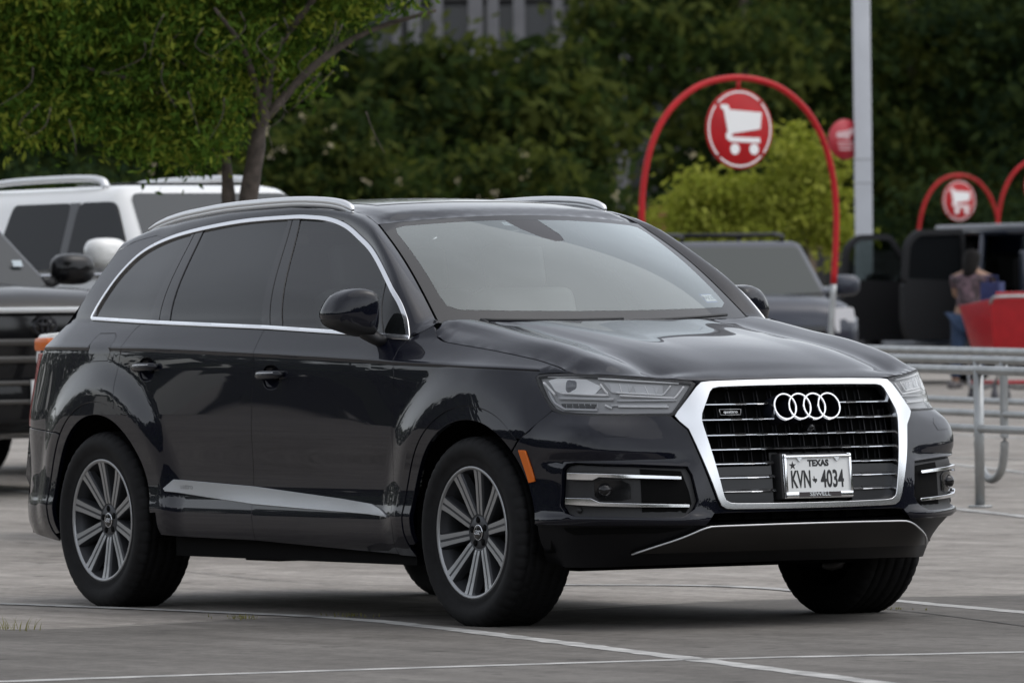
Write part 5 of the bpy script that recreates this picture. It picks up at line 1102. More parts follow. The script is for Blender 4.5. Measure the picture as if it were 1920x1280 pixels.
def full_size(name, label, cat, pos, hd, m, dims, glassm=CG, wind=CG, sidew=True, rails=None, trim=CHROME, group=None):
    """generic large suv; origin at the middle of the front bumper, x forward"""
    RWD = .66 if name == 'white_suv' else .74
    v = empty(name, pos, hd, label, cat, group); L_, wd, hood_z, belt_z, roof_z, xw, xf, xr, xb = dims; w = wd / 2
    shell('body', [(-L_, .55, belt_z - .1, w * .88, w * .90), (-L_ + .12, .42, belt_z, w * .95, w * .955), (-L_ * .6, .34, belt_z, w, w * .975), (xw - .1, .34, belt_z - .015, w, w * .97), (xw + .05, .36, belt_z - .05, w, w * .96), (-.55, .38, hood_z + .04, w, w * .93), (-.22, .40, hood_z, w * .985, w * .90), (-.07, .44, hood_z - .06, w * .93, w * .86), (0, .52, hood_z - .16, w * .84, w * .80)], m, v, .045)
    cab('cabin', xw, xf, xr, xb, belt_z - .06, roof_z, w * .955, w * RWD, m, v, .17 if name == 'white_suv' else .10)
    zb, zr, wb, wr = belt_z - .06, roof_z, w * .955, w * RWD; t_ = roof_z - .115; e = belt_z + .0
    on_front(v, 'windshield', rpoly([(-w * .86, .06), (w * .86, .06), (w * (RWD - .05), .90), (-w * (RWD - .05), .90)], .06), xw, xf, zb, zr, wind)
    xl = lambda z: xw + (xf - xw) * (z - zb) / (zr - zb); xk = lambda z: xb + (xr - xb) * (z - zb) / (zr - zb)
    B, Cc = xw - 1.25, xw - 2.30
    for sd in (-1, 1):
        on_side(v, 'window', rpoly([(xl(e) - .16, e), (B + .05, e), (B - .10, t_), (xl(t_) - .10, t_)], .09), sd, zb, zr, wb, wr, glassm); on_side(v, 'window', rpoly([(B - .06, e), (Cc + .04, e), (Cc + .0, t_), (B - .22, t_)], .06), sd, zb, zr, wb, wr, glassm); on_side(v, 'window', rpoly([(Cc - .20, e), (xk(e) + .22, e), (xk(t_) + .18, t_), (Cc - .34, t_)], .06), sd, zb, zr, wb, wr, glassm)
        on_side(v, 'pillar_cover', [(B + .06, e), (B - .07, e), (B - .23, t_), (B - .09, t_)], sd, zb, zr, wb, wr, GBLK, .004)
        b = MB(); b.tube([(xl(e) - .1, sd * (w * .978 + .004), e - .045), (xk(e) + .2, sd * (w * .978 + .004), e - .04)], .014, 6); b.build('belt_trim', trim, v)
        door_mirror(v, xw - .22, sd * (w + .14), belt_z + .10, m)
        for xx in (-.95, -L_ + 1.1): simple_wheel(v, xx, sd * (w - .14), .40, .27, ALLOY)
        if rails: b = MB(); b.tube(cr([(xf - .30, sd * w * (RWD - .08), roof_z - .015), (xf - .45, sd * w * (RWD - .08), roof_z + .05), (xf - 1.2, sd * w * (RWD - .08), roof_z + .06), (xr + .5, sd * w * (RWD - .08), roof_z + .045), (xr + .25, sd * w * (RWD - .08), roof_z - .01)], 5), .024, 8, sx=1.3); b.build('roof_rail', rails, v)
    return v
# ---- black truck-based suv at the left edge
s = 47.; p0 = at(px(80, s), s)
bv = full_size('black_suv', 'large black suv with dark grille, cut off by the left edge', 'suv', p0, 0, BLK2, (5.1, 2.0, 1.26, 1.36, 1.93, -1.45, -2.25, -4.7, -5.0), CG, CGL)
b = MB(); b.box((.012, 0, 1.185), (.05, 1.55, .035)); b.build('grille_bar', SATIN, bv, bevel=.01)
b = MB(); b.box((-.02, 0, 1.00), (.07, 1.45, .30)); b.build('grille', GBLK, bv, bevel=.02)
for z in (.98, .87): b = MB(); b.box((.022, 0, z), (.03, 1.40, .045)); b.build('grille_slat', mat('dark_bar', (.10, .095, .09), rough=.3, metal=.8), bv, bevel=.01)
EMB = mat('dark_emblem', (.035, .035, .04), rough=.3, metal=.7)
def ell(c, a, bb_, r, n=32): bt_ = MB(); bt_.tube([(c[0], c[1] + a * math.cos(t), c[2] + bb_ * math.sin(t)) for t in np.linspace(0, 2 * math.pi, n, endpoint=False)], r, 6, closed=True); return bt_
for a, bb_, dz in ((.082, .056, 0), (.026, .052, 0), (.058, .022, .030)): ell((.035, 0, 1.08 + dz), a, bb_, .007).build('emblem_ring', EMB, bv)
b = MB(); b.lathe([(.001, .02), (.10, .02), (.105, 0)], 28, 'x'); b.v = [(x, y, z * .7 + 1.08) for x, y, z in b.v]; b.build('emblem_plate', GBLK, bv)
b = MB(); b.box((.0, 0, .60), (.12, 1.75, .28)); b.build('bumper', BLK2, bv, bevel=.04)
for z in (.72, .60): b = MB(); b.box((.064, 0, z), (.03, 1.2, .03)); b.build('bumper_trim', mat('dark_bar', (.1, .1, .1)), bv, bevel=.006)
b = MB(); b.box((.085, .02, .665), (.01, .305, .152)); lp2 = b.build('license_plate', mat('plate_white', (.74, .75, .74)), bv)
text('plate_lettering', 'M', face_frame((.0905, -.098, .650), (1, 0, 0)), .085, INK, lp2, bold=.002, sx=.6)
b = MB(); b.prism(star, lambda p, t: (.0905 + t, p[0] - .095, p[1] + .718), 0, .0006); b.build('plate_emblem', EMB, lp2)
for sd in (-1, 1): b = MB(); b.prism(rpoly([(sd * .74, 1.16), (sd * .93, 1.17), (sd * .955, 1.00), (sd * .76, .98)], .04), lambda p, t: (-.12 - .35 * max(0, abs(p[0]) - .74) + t, p[0], p[1]), 0, .08); b.build('headlight', LGREY, bv)
b = MB(); b.box((-1.66, .72, 1.50), (.005, .07, .05), rotx(-.6)); b.build('sticker', mat('pale_tag', (.45, .52, .56)), bv)
# ---- white suv in the next bay
F0 = at(-.906, 49.1)
wv = full_size('white_suv', 'white full-size suv with silver roof rails parked behind the black suv', 'suv', F0, 0, WHT, (5.2, 2.02, 1.28, 1.45, 2.03, -1.42, -2.32, -4.7, -5.1), CG, CGL, rails=SATIN)
b = MB(); b.box((-2.95, 0, 2.040), (.80, .85, .02)); b.build('sunroof', CG, wv, bevel=.006)
for sd in (-1, 1): b = MB(); b.prism(rpoly([(sd * .72, 1.14), (sd * .93, 1.15), (sd * .95, .95), (sd * .74, .93)], .04), lambda p, t: (-.14 - .3 * max(0, abs(p[0]) - .72) + t, p[0], p[1]), 0, .1); b.build('headlight', LGREY, wv)
# ---- grey pickup nosed the other way, nearly hidden
s = 40.5; q0 = at(px(58, s), s); nose = q0 - np.array([0, .86, 0]) * 0
hv = full_size('hidden_car', 'dark car almost hidden behind the black suv, its headlight corner showing', 'car', (q0[0], q0[1] + .86, q0[2]), math.pi, mat('charcoal_paint', (.02, .021, .023), rough=.35, coat=.6), (4.2, 1.8, 1.08, 1.16, 1.46, -1.5, -2.1, -3.2, -3.6), CG, CG)
for sd in (-1, 1):
    b = MB(); b.prism(rpoly([(sd * .60, 1.115), (sd * .86, 1.10), (sd * .88, .93), (sd * .62, .95)], .04), lambda p, t: (-.06 - .5 * max(0, abs(p[0]) - .62) + t, p[0], p[1]), 0, .10); h_ = b.build('headlight', mat('lamp_white', (.62, .63, .62), rough=.2), hv)
    b = MB(); b.box((-.21, sd * .885, 1.045), (.16, .06, .075)); b.build('corner_lamp', AMBER, h_, bevel=.02)
# ---- compact dark blue suv under the cart arch
s = 72.; c0 = at(px(1456, s), s)
cv = full_size('compact_suv', 'blue-grey compact suv with roof rack, seen beyond the windshield', 'suv', c0, math.radians(-20), GRYB, (4.3, 1.78, .98, 1.05, 1.60, -1.02, -1.58, -3.9, -4.2), CG, mat('far_windshield', (.07, .078, .076), rough=.06, spec=.16))
HOODM = mat('grey_hood_paint', (.10, .095, .09), rough=.35, metal=.4, coat=.6)
for y in (-.52, .52):
    b = MB(); b.tube(cr([(-1.75, y, 1.59), (-1.80, y, 1.66), (-2.4, y, 1.675), (-3.5, y, 1.67), (-3.55, y, 1.59)], 5), .022, 8); b.build('roof_rail', MBLK, cv)
for x in (-2.1, -3.1): b = MB(); b.tube([(x, -.52, 1.675), (x, .52, 1.675)], .018, 8); b.build('roof_bar', MBLK, cv)
for y in (-.35, .35): b = MB(); b.tube([(-.985, y, 1.055), (-1.05, y + .45, 1.075)], .012, 6); b.build('wiper', MBLK, cv)
for sd in (-1, 1): b = MB(); b.prism(rpoly([(sd * .56, .92), (sd * .80, .93), (sd * .82, .70), (sd * .60, .68)], .04), lambda p, t: (-.05 - .35 * max(0, abs(p[0]) - .56) + t, p[0], p[1]), 0, .08); b.build('headlight', LGREY, cv)
b = MB(); b.box((-.01, 0, .66), (.07, 1.0, .18)); b.build('grille', GBLK, cv, bevel=.02); b = MB(); b.box((.035, 0, .47), (.01, .305, .152)); b.build('license_plate', mat('plate_white', (.74, .75, .74)), cv)
# ---- dark pickup with both near doors open
s = 82.; bp_ = at(px(1815, s), s); tv = empty('open_door_pickup', (bp_[0], bp_[1], bp_[2]), math.pi, 'dark blue crew-cab pickup with two near doors swung open', 'pickup')
# local: origin on the ground under the near B-pillar; x forward, vehicle extends to local -y (near side is +y = towards the viewer)
yn, yf = 0., -1.9
BLKI = mat('door_lining', (.0085, .009, .0105), rough=.6, spec=.25)
def tbox(name, c, d, m, bev=.03, par=None): b = MB(); b.box(c, d); return b.build(name, m, par or tv, bevel=bev, seg=3)
tbox('hood', (2.35, -.95, .82), (1.75, 1.86, .60), NAVY, .12); tbox('front_bumper', (3.25, -.95, .62), (.2, 1.9, .3), MBLK, .05); tbox('bed', (-2.05, -.95, .82), (1.95, 1.9, .62), NAVY, .06); tbox('rocker', (.28, -.02, .42), (2.7, .12, .14), NAVY, .03); tbox('cab_floor', (.25, -.95, .46), (2.5, 1.8, .1), DARK, .01); tbox('rear_wall', (-.98, -.95, 1.0), (.10, 1.84, .95), NAVY, .03)
roof_t = tbox('roof', (-.10, -.95, 1.735), (1.95, 1.55, .09), mat('pale_roof_paint', (.10, .105, .12), rough=.3, metal=.5, coat=1.), .04)
def pil(name, a, c_, r=.045): b = MB(); b.tube([a, c_], r, 8); b.build(name, NAVY, tv)
for y, yt in ((-.06, -.22), (-1.84, -1.68)): pil('front_pillar', (1.55, y, 1.08), (.82, yt, 1.70)); pil('middle_pillar', (0, y, .45), (-.03, yt, 1.70)); pil('rear_pillar', (-1.0, y, .45), (-.98, yt, 1.70), .07); pil('roof_side', (.82, yt, 1.70), (-1.05, yt, 1.70), .05)
tbox('far_door', (.3, -1.86, .78), (2.4, .08, .62), NAVY, .02); b = MB(); b.add([(1.45, -1.82, 1.08), (-.95, -1.82, 1.08), (-.93, -1.68, 1.69), (.80, -1.68, 1.69)], [(0, 1, 2, 3)]); b.build('far_window', glass('tinted_far', (.10, .11, .11), 1.5, 1.), tv); b = MB(); b.add([(-.97, -.08, 1.44), (-.97, -1.8, 1.44), (-.95, -1.66, 1.70), (-.95, -.24, 1.70)], [(0, 1, 2, 3)]); b.build('rear_window', CG, tv); tbox('dashboard', (1.35, -.95, .98), (.4, 1.7, .25), DARK, .05)
for x in (.55, -.55):
    for y in (-.45, -1.42): se_ = tbox('seat', (x - .12, y, 1.02), (.18, .52, .75), DARK, .06); tbox('headrest', (x - .17, y, 1.50), (.10, .28, .18), DARK, .04, se_); tbox('seat_base', (x + .15, y, .68), (.5, .52, .2), DARK, .05, se_)
b = MB(); b.add([(1.50, -.12, 1.10), (1.50, -1.78, 1.10), (.84, -1.66, 1.68), (.84, -.24, 1.68)], [(0, 1, 2, 3)]); b.build('windshield', glass('truck_glass', (.5, .55, .54), 1.5, 1.2), tv)
for x in (2.35, -2.1):
    for y in (-.16, -1.74): simple_wheel(tv, x, y, .40, .27, ALLOY)
for nm, hx, ln, h_, ang in (('front_door', 1.02, 1.06, 1.68, 84), ('rear_door', -.03, 1.0, 1.72, 82)):
    d = empty(nm); d.parent = tv; d.location = (hx, .02, 0); d.rotation_euler = (0, 0, math.radians(180 - ang)) if False else (0, 0, 0)
    a = math.radians(ang); ex = np.array([-math.cos(a), math.sin(a), 0]); nrm_ = np.array([math.sin(a), math.cos(a), 0])   # along the opened door, towards its inner face
    fr = lambda p, t: tuple(ex * p[0] + nrm_ * t + np.array([0, 0, p[1]]))
    b = MB(); b.prism(rpoly([(.02, .50), (ln - .06, .50), (ln, .70), (ln, 1.13), (.02, 1.10)], .06), fr, -.04, .05); o = b.build('door_panel', BLKI, d)
    outl = rpoly([(.03, 1.08), (ln, 1.12), (ln - .04, h_ - .14), (ln - .22, h_), (.34 if nm == 'front_door' else .10, h_ + .01), (.06, 1.34 if nm == 'front_door' else h_ - .05)], .09)
    inn = inset(densify(outl, .05), .065); b = MB(); G = []
    dd = densify(outl, .05); b.add([fr(p, -.03) for p in dd] + [fr(p, -.03) for p in inn] + [fr(p, .03) for p in dd] + [fr(p, .03) for p in inn], [f for i in range(len(dd)) for j in [(i + 1) % len(dd)] for f in ((i, j, len(dd) + j, len(dd) + i), (2 * len(dd) + i, 3 * len(dd) + i, 3 * len(dd) + j, 2 * len(dd) + j), (i, 2 * len(dd) + i, 2 * len(dd) + j, j), (len(dd) + i, len(dd) + j, 3 * len(dd) + j, 3 * len(dd) + i))]); b.build('window_frame', BLKI, d)
    b = MB(); b.prism([tuple(p) for p in inn], fr, -.003, .003); b.build('door_glass', glass('truck_glass', (.5, .55, .54), 1.5, 1.2) if nm == 'front_door' else CG, d)
    b = MB(); b.box((0, 0, 0), (.42, .04, .07)); b.v = [fr((v[0] + ln * .5, v[2] + .93), v[1] + .06) for v in b.v]; b.build('armrest', mat('lining_grey', (.028, .029, .032), rough=.5), d, bevel=.015)
    b = MB(); b.box((0, 0, 0), (.09, .02, .022)); b.v = [fr((v[0] + ln * .62, v[2] + 1.03), v[1] + .06) for v in b.v]; b.build('inner_handle', SATIN, d, bevel=.005)
    b = MB(); b.box((0, 0, 0), (.5, .03, .10)); b.v = [fr((v[0] + ln * .5, v[2] + .62), v[1] + .06) for v in b.v]; b.build('door_pocket', mat('lining_grey', (.028, .029, .032), rough=.5), d, bevel=.015)
    if nm == 'rear_door':
        b = MB(); b.lathe([(.001, 0), (.032, 0), (.034, .08), (.034, .14), (.026, .16), (.016, .18), (.016, .20), (.001, .20)], 16, 'z', tuple(np.array(fr((ln * .42, .66), .11)))); bo = b.build('bottle', mat('bottle_white', (.62, .66, .72), rough=.3), None); bo.location = (0, 0, 0); bo.parent = None
        bo.matrix_world = Matrix.Translation(Vector((bp_[0], bp_[1], bp_[2]))) @ Matrix.Rotation(math.pi, 4, 'Z') @ Matrix.Translation(Vector((hx, .02, 0))); tag(bo, 'white and blue bottle in the pocket of the open rear door', 'bottle')
        b = MB(); b.lathe([(.0355, .02), (.0355, .10)], 16, 'z', tuple(np.array(fr((ln * .42, .66), .11)))); b.build('bottle_label', mat('label_blue', (.05, .16, .42), rough=.4), bo)
door_mirror(tv, 1.5, .16, 1.16, MBLK, 1.0)
b = MB(); b.box((1.32, -.35, 1.16), (.12, .22, .05)); b.build('parcel', mat('orange_item', (.5, .17, .04), rough=.6), tv, bevel=.02)
# ================================================================ cart corral, arches, pole
GALV = mat('galvanised_tube', (.36, .37, .37), rough=.42, metal=.75, noise=(9, .15, 5)); RED = mat('red_enamel', (.43, .008, .012), rough=.5, spec=.3, noise=(5, .12, 4)); SIGNW = mat('sign_white', (.86, .86, .86), rough=.4)
f3 = at(px(1834, 42.9), 42.9); f2 = at(px(1834, 46.7), 46.7); f1 = at(px(1834, 50.4), 50.4)
CA = math.radians(-12); cc = empty('cart_corral', tuple(f3), CA, 'galvanised tube cart corral to the right of the suv', 'cart corral'); O3 = f3
for fi, (f0, xa, xe) in enumerate(((f3, -7.5, 3.2), (f2, -8.5, 3.0), (f1, -9.5, 3.0))):
    dw = f0 - O3; d = np.array([math.cos(-CA) * dw[0] - math.sin(-CA) * dw[1], math.sin(-CA) * dw[0] + math.cos(-CA) * dw[1], dw[2]]); gg = lambda x: gz(42.9 - .938 * x + (dw @ np.array([*FH_, 0]))) - gz(42.9)
    for hh, r in ((.80, .0265), (.46, .0235)):
        xs = np.linspace(xa, xe, 8); b = MB(); b.tube([(d[0] + x, d[1], gg(x) + hh) for x in xs], r, 12); b.build('rail', GALV, cc)
    for x in ((0., -2.6, -5.2) if fi == 0 else (-2.9, -5.5)): b = MB(); b.tube([(d[0] + x, d[1], gg(x)), (d[0] + x, d[1], gg(x) + .80)], .029, 12); b.lathe([(.001, 0), (.07, 0), (.07, .012), (.03, .014)], 16, 'z', (d[0] + x, d[1], gg(x))); b.build('post', GALV, cc)
    if fi:
        for xh in ((-.02 if fi == 1 else -3.4),):
            pts = [(xh, .80), (xh, .45), (xh, .25), (xh + .06, .10), (xh + .205, .045), (xh + .35, .10), (xh + .41, .25), (xh + .41, .45), (xh + .41, .80)]
            q = cr(pts, 5); b = MB(); b.tube([(d[0] + x, d[1], gg(x) + z) for x, z in q], .0265, 12); b.build('hoop_leg', GALV, cc)
dw = f2 - O3; d = np.array([math.cos(-CA) * dw[0] - math.sin(-CA) * dw[1], math.sin(-CA) * dw[0] + math.cos(-CA) * dw[1], dw[2]]); b = MB(); b.tube([(-.03, 0, .012), (d[0], d[1], gz(46.7) - gz(42.9) + .012)], .012, 8); b.build('ground_bar', GALV, cc)
ARCH = cr([(1.0, 0), (1.035, .72), (1.07, 1.17), (1.11, 1.80), (1.07, 2.22), (.95, 2.58), (.74, 2.86), (.42, 3.06), (0, 3.13), (-.42, 3.06), (-.74, 2.86), (-.95, 2.58), (-1.07, 2.22), (-1.11, 1.80), (-1.07, 1.17), (-1.035, .72), (-1.0, 0)], 6)
CART = [(-.61, .65), (-.36, .645), (-.31, .51), (.71, .44), (.66, 0), (-.22, -.12), (-.27, -.18), (-.19, -.21), (.65, -.235), (.65, -.37), (-.29, -.335), (-.41, -.27), (-.45, -.17), (-.38, -.055), (-.5, .5), (-.585, .545)]
def sign_disc(par, c, r, simple=False):
    """double-sided round sign facing +x"""
    b = MB(); b.lathe([(.001, .012), (r * .985, .012), (r, .006), (r, -.006), (r * .985, -.012), (.001, -.012)], 56, 'x', c); sg = b.build('sign_disc', RED, par)
    b = MB(); n = 64
    for k in range(n):
        t0, t1 = 2 * math.pi * k / n, 2 * math.pi * (k + 1) / n
        if k % 16 == 8: continue
        b.add([(c[0] + .0145, c[1] + q * r * math.cos(t), c[2] + q * r * math.sin(t)) for q, t in ((.90, t0), (.945, t0), (.945, t1), (.90, t1))], [(0, 1, 2, 3)])
    b.build('sign_ring', SIGNW, sg)
    b = MB(); b.prism(CART, lambda p, t: (c[0] + .0125 + t, c[1] + p[0] * r * .94, c[2] + p[1] * r * .94), 0, .003)
    for wx, wy in ((-.155, -.53), (.455, -.535)): b.prism([(wx + .145 * math.cos(t), wy + .145 * math.sin(t)) for t in np.linspace(0, 2 * math.pi, 24, endpoint=False)], lambda p, t: (c[0] + .0125 + t, c[1] + p[0] * r * .94, c[2] + p[1] * r * .94), 0, .003)
    o = b.build('cart_pictogram', SIGNW, sg)
    for a in (45, 135, 225, 315): b = MB(); b.lathe([(.001, .018), (r * .022, .018), (r * .03, .012)], 10, 'x', (c[0], c[1] + .925 * r * math.cos(math.radians(a)), c[2] + .925 * r * math.sin(math.radians(a)))); b.build('sign_bolt', MBLK, sg)
    return sg
def cart_arch(label, pos, sy=1., sz=1., r=.38, zc=2.645):
    t = empty('cart_arch', pos, 0, label, 'sign', 'red cart return arches'); A = np.stack([np.zeros(len(ARCH)), ARCH[:, 0] * sy, ARCH[:, 1] * sz], 1); hi = A[A[:, 2] > 1.15 * sz - .02]
    b = MB(); b.tube(hi, .030, 14, upv=(1, 0, 0)); b.build('arch_tube', RED, t)
    for sgn in (1, -1): q = np.array([p for p in A if p[2] <= 1.17 * sz and p[1] * sgn > 0]); b = MB(); b.tube(q, .029, 14, upv=(1, 0, 0)); b.build('arch_leg', GALV, t)
    sign_disc(t, (0, 0, zc * sz), r); b = MB(); b.tube([(0, 0, (zc * sz + r) - .01), (0, 0, 3.12 * sz)], .02, 8); b.build('hanger', RED, t); return t
s = 69.5; cart_arch('largest red arch with round white cart sign, left of the lamp pole', tuple(at(px(1390, s), s)))
s = 130.; cart_arch('small far red arch with cart sign above the open pickup', tuple(at(px(1801, s), s)), .82, 1.05, .36, 2.70)
s = 120.; cart_arch('far red arch cut off by the right edge', tuple(at(px(1958, s), s)), .84, 1.05, .36, 2.70)
s = 84.; lpz = at(px(1622, s), s); lpo = empty('lamp_pole', tuple(lpz), math.atan2(RH_[1], RH_[0]), 'tall pale grey square lamp pole', 'lamp pole'); PG = mat('pole_grey', (.60, .62, .66), rough=.45, noise=(3, .06, 3))
b = MB(); b.box((0, 0, 4.6), (.195, .195, 9.2)); b.build('shaft', PG, lpo, bevel=.012); b = MB(); b.box((0, 0, .35), (.5, .5, .7)); b.build('footing', CONC, lpo, bevel=.03); b = MB(); b.box((.5, 0, 9.15), (1.1, .3, .14)); b.build('lamp_head', PG, lpo, bevel=.03)
for z in (2.28, 2.55): b = MB(); b.box((0, 0, z), (.203, .203, .02)); b.build('band', mat('pole_band', (.4, .41, .43), rough=.4), lpo)
rs = empty('pole_sign', tuple(at(px(1588, s), s - .1, 0)), 0, 'small round red sign fixed to the lamp pole', 'sign'); zc = 1.19 + (600 - 262) / FPX * s - gz(s)
b = MB(); b.lathe([(.001, .01), (.228, .01), (.232, 0), (.228, -.01), (.001, -.01)], 40, 'x', (0, 0, zc)); sd_ = b.build('sign_disc', mat('faded_red', (.45, .03, .045), rough=.4), rs)
b = MB(); b.prism([(-.13, .03), (-.12, .085), (.02, .10), (.10, .135), (.14, .125), (.13, .07), (.06, .045), (.05, .0), (-.02, .015), (-.09, .015)], lambda p, t: (.0105 + t, p[0], zc + p[1]), 0, .003); b.build('sign_mark', mat('sign_pink', (.66, .45, .46), rough=.5), sd_)
for z, w_ in ((-.035, .22), (-.075, .20), (-.115, .17)): b = MB(); b.box((.012, 0, zc + z), (.003, w_, .016)); b.build('sign_line', mat('sign_pink', (.66, .45, .46), rough=.5), sd_)
b = MB(); b.box((0, .16, zc), (.02, .14, .05)); b.build('bracket', PG, rs)
# ---- red shopping cart
s = 70.8; ct = empty('shopping_cart', tuple(at(px(1890, s), s)), math.radians(-14), 'red plastic shopping cart at the right edge beside the open pickup', 'shopping cart')
CR_ = mat('cart_red', (.40, .010, .016), rough=.35, noise=(12, .12, 4))
def wall(name, q, t=.02): 
    q = np.array(q, float); n = np.cross(q[1] - q[0], q[2] - q[0]); n /= np.linalg.norm(n); b = MB(); b.add(np.concatenate([q, q + n * t]), [(0, 1, 2, 3), (7, 6, 5, 4), (0, 4, 5, 1), (1, 5, 6, 2), (2, 6, 7, 3), (3, 7, 4, 0)]); return b.build(name, CR_, ct, bevel=.006)
TB = [(.30, -.30, 1.0), (.30, .30, 1.0), (-.62, .26, .94), (-.62, -.26, .94)]; BB = [(.20, -.23, .50), (.20, .23, .50), (-.50, .18, .52), (-.50, -.18, .52)]
for i in range(4): j = (i + 1) % 4; wall('basket_wall', [TB[i], TB[j], BB[j], BB[i]])
wall('basket_floor', BB[::-1]); 
b = MB(); b.tube(cr([(.30, -.30, .96), (.36, -.30, 1.00), (.40, -.24, 1.02), (.40, .24, 1.02), (.36, .30, 1.00), (.30, .30, .96)], 5), .016, 10); b.build('handle', GALV, ct)
wall('child_seat', [(.26, -.22, 1.06), (.26, .22, 1.06), (.10, .20, .72), (.10, -.20, .72)])
for y in (-.24, .24): b = MB(); b.tube(cr([(.28, y, .52), (.26, y, .20), (-.50, y * .8, .16), (-.56, y * .75, .5)], 5), .016, 8); b.build('chassis_tube', GALV, ct)
b = MB(); b.box((-.1, 0, .2), (.7, .42, .03)); b.build('lower_tray', CR_, ct, bevel=.008)
for x, y in ((.24, -.24), (.24, .24), (-.50, -.18), (-.50, .18)):
    b = MB(); b.lathe([(.02, -.018), (.062, -.018), (.066, 0), (.062, .018), (.02, .018)], 18, 'y', (x, y, .066)); b.box((x, y, .13), (.03, .045, .10)); b.build('caster', mat('caster_grey', (.10, .10, .11), rough=.6), ct)
s = 71.6; bg_ = at(px(1862, s), s); b = MB(); b.box((0, 0, 1.05), (.20, .13, .22)); b.tube([(-.06, 0, 1.15), (-.05, 0, 1.22), (.05, 0, 1.22), (.06, 0, 1.15)], .008, 6); bo = b.build('blue_bag', mat('bag_blue', (.016, .026, .11), rough=.65, noise=(9, .25, 4)), None, bevel=.03); bo.location = tuple(bg_); bo.rotation_euler = (0, 0, .5); tag(bo, 'bright blue tote bag standing up behind the red cart rim', 'bag')
# ---- wooden ledge, brown post, dark fence at the lot edge
s = 96.; o = empty('wooden_ledge', tuple(at(px(1538, s), s)), math.atan2(RH_[1], RH_[0]), 'tan wooden ledge on a post behind the cart arch leg', 'ledge'); TAN = mat('tan_wood', (.17, .125, .085), rough=.7, noise=(6, .2, 5))
zt = 1.19 + (600 - 462) / FPX * s - gz(s); b = MB(); b.box((.05, 0, zt), (.42, .3, .05)); b.build('top_board', TAN, o, bevel=.008); b = MB(); b.box((-.09, 0, zt * .5), (.09, .09, zt)); b.build('post', TAN, o, bevel=.006)
s = 98.; o = empty('brown_post', tuple(at(px(1236, s), s)), 0, 'rust-brown post low beside the large arch left leg', 'post'); b = MB(); b.box((0, 0, 1.1), (.17, .17, 2.2)); b.build('shaft', mat('rust_brown', (.16, .055, .014), rough=.7), o, bevel=.01); b = MB(); b.box((0, 0, 2.22), (.21, .21, .05)); b.build('cap', mat('rust_brown', (.16, .055, .014)), o, bevel=.01)
s = 97.; fn = empty('dark_fence', tuple(at(0, s)), math.atan2(RH_[1], RH_[0]), 'dark board fence along the lot edge behind the parked cars', 'fence'); FB = mat('fence_board', (.022, .021, .021), rough=.8, noise=(3, .3, 5)); mb = MB(); mb.box((0, 0, .80), (.235, .03, 1.6)); fb0 = mb.build('board', FB, fn, bevel=.004); fb0.location = (1.6, 0, 0)
for k in range(1, 26): o = link('board', fb0.data, None, fn); o.location = (1.6 + .245 * k, .004 * (k % 3), 0)
for z in (.4, 1.3): b = MB(); b.box((4.7, .05, z), (6.4, .05, .09)); b.build('fence_rail', FB, fn)
# ================================================================ person loading the pickup
s = 78.5; pp = at(px(1815, s), s); per_ = empty('person', tuple(pp), 0, 'person in floral top and blue jeans leaning into the open pickup', 'person')
tow = np.array([-.55, .83, 0]); tow /= np.linalg.norm(tow); sid = np.array([tow[1], -tow[0], 0])
def J(f, l, z): return tuple(tow * f + sid * l + np.array([0, 0, z]))
def skin(name, joints, edges, m, par, root=0, sub=2):
    me = bpy.data.meshes.new(name); me.from_pydata([j[0] for j in joints], edges, []); o = link(name, me, m, par); md = o.modifiers.new('skin', 'SKIN'); md.use_smooth_shade = True
    for v, j in zip(me.skin_vertices[0].data, joints): v.radius = (j[1], j[1] if len(j) < 3 else j[2]); v.use_root = False
    me.skin_vertices[0].data[root].use_root = True; o.modifiers.new('sub', 'SUBSURF').levels = sub; o.modifiers['sub'].render_levels = sub; return o
SKN = mat('skin_tone', (.30, .17, .11), rough=.55)
body = [(J(0, 0, .78), .12, .14), (J(.03, 0, .92), .115, .13), (J(.09, 0, 1.06), .12, .15), (J(.13, 0, 1.19), .11, .14), (J(.16, 0, 1.28), .05), (J(.19, 0, 1.36), .075), (J(.21, 0, 1.44), .075),
        (J(0, .09, .74), .095), (J(.03, .10, .43), .060), (J(-.02, .11, .09), .042), (J(.10, .12, .035), .035), (J(0, -.09, .74), .095), (J(-.05, -.10, .42), .060), (J(-.12, -.11, .09), .042), (J(0, -.12, .035), .035),
        (J(.13, .18, 1.18), .056), (J(.22, .22, .98), .042), (J(.42, .18, .94), .034), (J(.50, .17, .94), .030), (J(.13, -.18, 1.18), .056), (J(.24, -.22, 1.0), .042), (J(.44, -.17, .98), .034), (J(.52, -.16, .98), .030)]
ed = [(0, 1), (1, 2), (2, 3), (3, 4), (4, 5), (5, 6), (0, 7), (7, 8), (8, 9), (9, 10), (0, 11), (11, 12), (12, 13), (13, 14), (3, 15), (15, 16), (16, 17), (17, 18), (3, 19), (19, 20), (20, 21), (21, 22)]
skin('body', body, ed, SKN, per_)
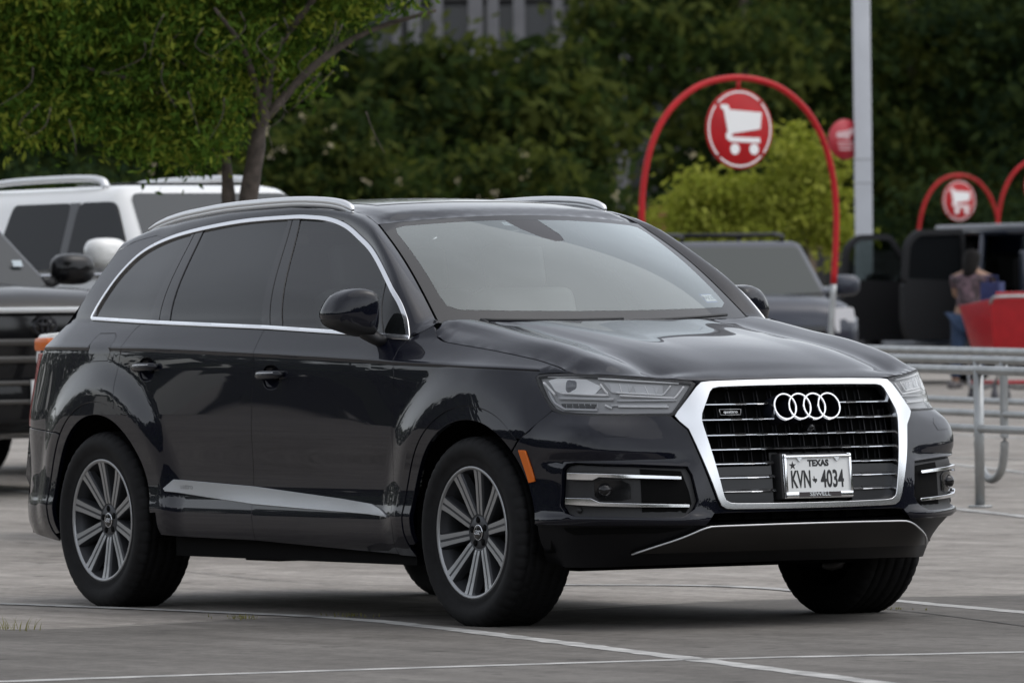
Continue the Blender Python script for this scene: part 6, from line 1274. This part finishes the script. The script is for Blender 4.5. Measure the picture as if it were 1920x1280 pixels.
for sg in (1, -1):      # hands: five fingers curled on the load
    for k, (dl, ln) in enumerate(((-.03, .055), (-.012, .075), (.004, .08), (.02, .075), (.034, .055))):
        a = np.array(J(.50 if sg > 0 else .52, sg * .165 + dl * .8, .94 if sg > 0 else .98)); f_ = tow * ln * .6; skin('finger', [(tuple(a), .009), (tuple(a + f_ + sid * dl * .3), .009), (tuple(a + f_ * 1.5 - np.array([0, 0, ln * .35])), .008)], [(0, 1), (1, 2)], SKN, per_, 0, 1)
jn = [(J(.0, 0, .80), .140, .155), (J(0, .09, .72), .110), (J(.03, .10, .43), .076), (J(-.02, .11, .10), .062), (J(0, -.09, .72), .110), (J(-.05, -.10, .42), .076), (J(-.12, -.11, .10), .062)]
skin('jeans', jn, [(0, 1), (1, 2), (2, 3), (0, 4), (4, 5), (5, 6)], mat('blue_denim', (.020, .040, .085), rough=.85, noise=(30, .2, 4)), per_)
FLO = mat('floral_cloth', (.075, .045, .055), rough=.8, noise=(16, .95, 2))
skin('floral_top', [(J(.0, 0, .80), .155, .165), (J(.03, 0, .93), .132, .148), (J(.09, 0, 1.07), .136, .165), (J(.13, 0, 1.20), .122, .150), (J(.15, 0, 1.26), .075), (J(.13, .19, 1.17), .070), (J(.18, .215, 1.05), .060), (J(.13, -.19, 1.17), .070), (J(.19, -.215, 1.07), .060)], [(0, 1), (1, 2), (2, 3), (3, 4), (3, 5), (5, 6), (3, 7), (7, 8)], FLO, per_)
skin('hair', [(J(.20, 0, 1.47), .095), (J(.15, 0, 1.40), .105), (J(.08, 0, 1.28), .085), (J(.03, 0, 1.16), .06)], [(0, 1), (1, 2), (2, 3)], mat('dark_hair', (.006, .005, .0045), rough=.7, spec=.15), per_)
for l, f_ in ((.12, .02), (-.12, -.10)): b = MB(); b.box((0, 0, 0), (.26, .095, .08)); R = np.array([[tow[0], -tow[1]], [tow[1], tow[0]]]); b.v = [tuple(np.append(R @ np.array(v[:2]), v[2] + .045) + np.array([*(tow * f_ + sid * l)[:2], 0])) for v in b.v]; b.build('shoe', mat('shoe_grey', (.14, .13, .13), rough=.7), per_, bevel=.03, seg=3)
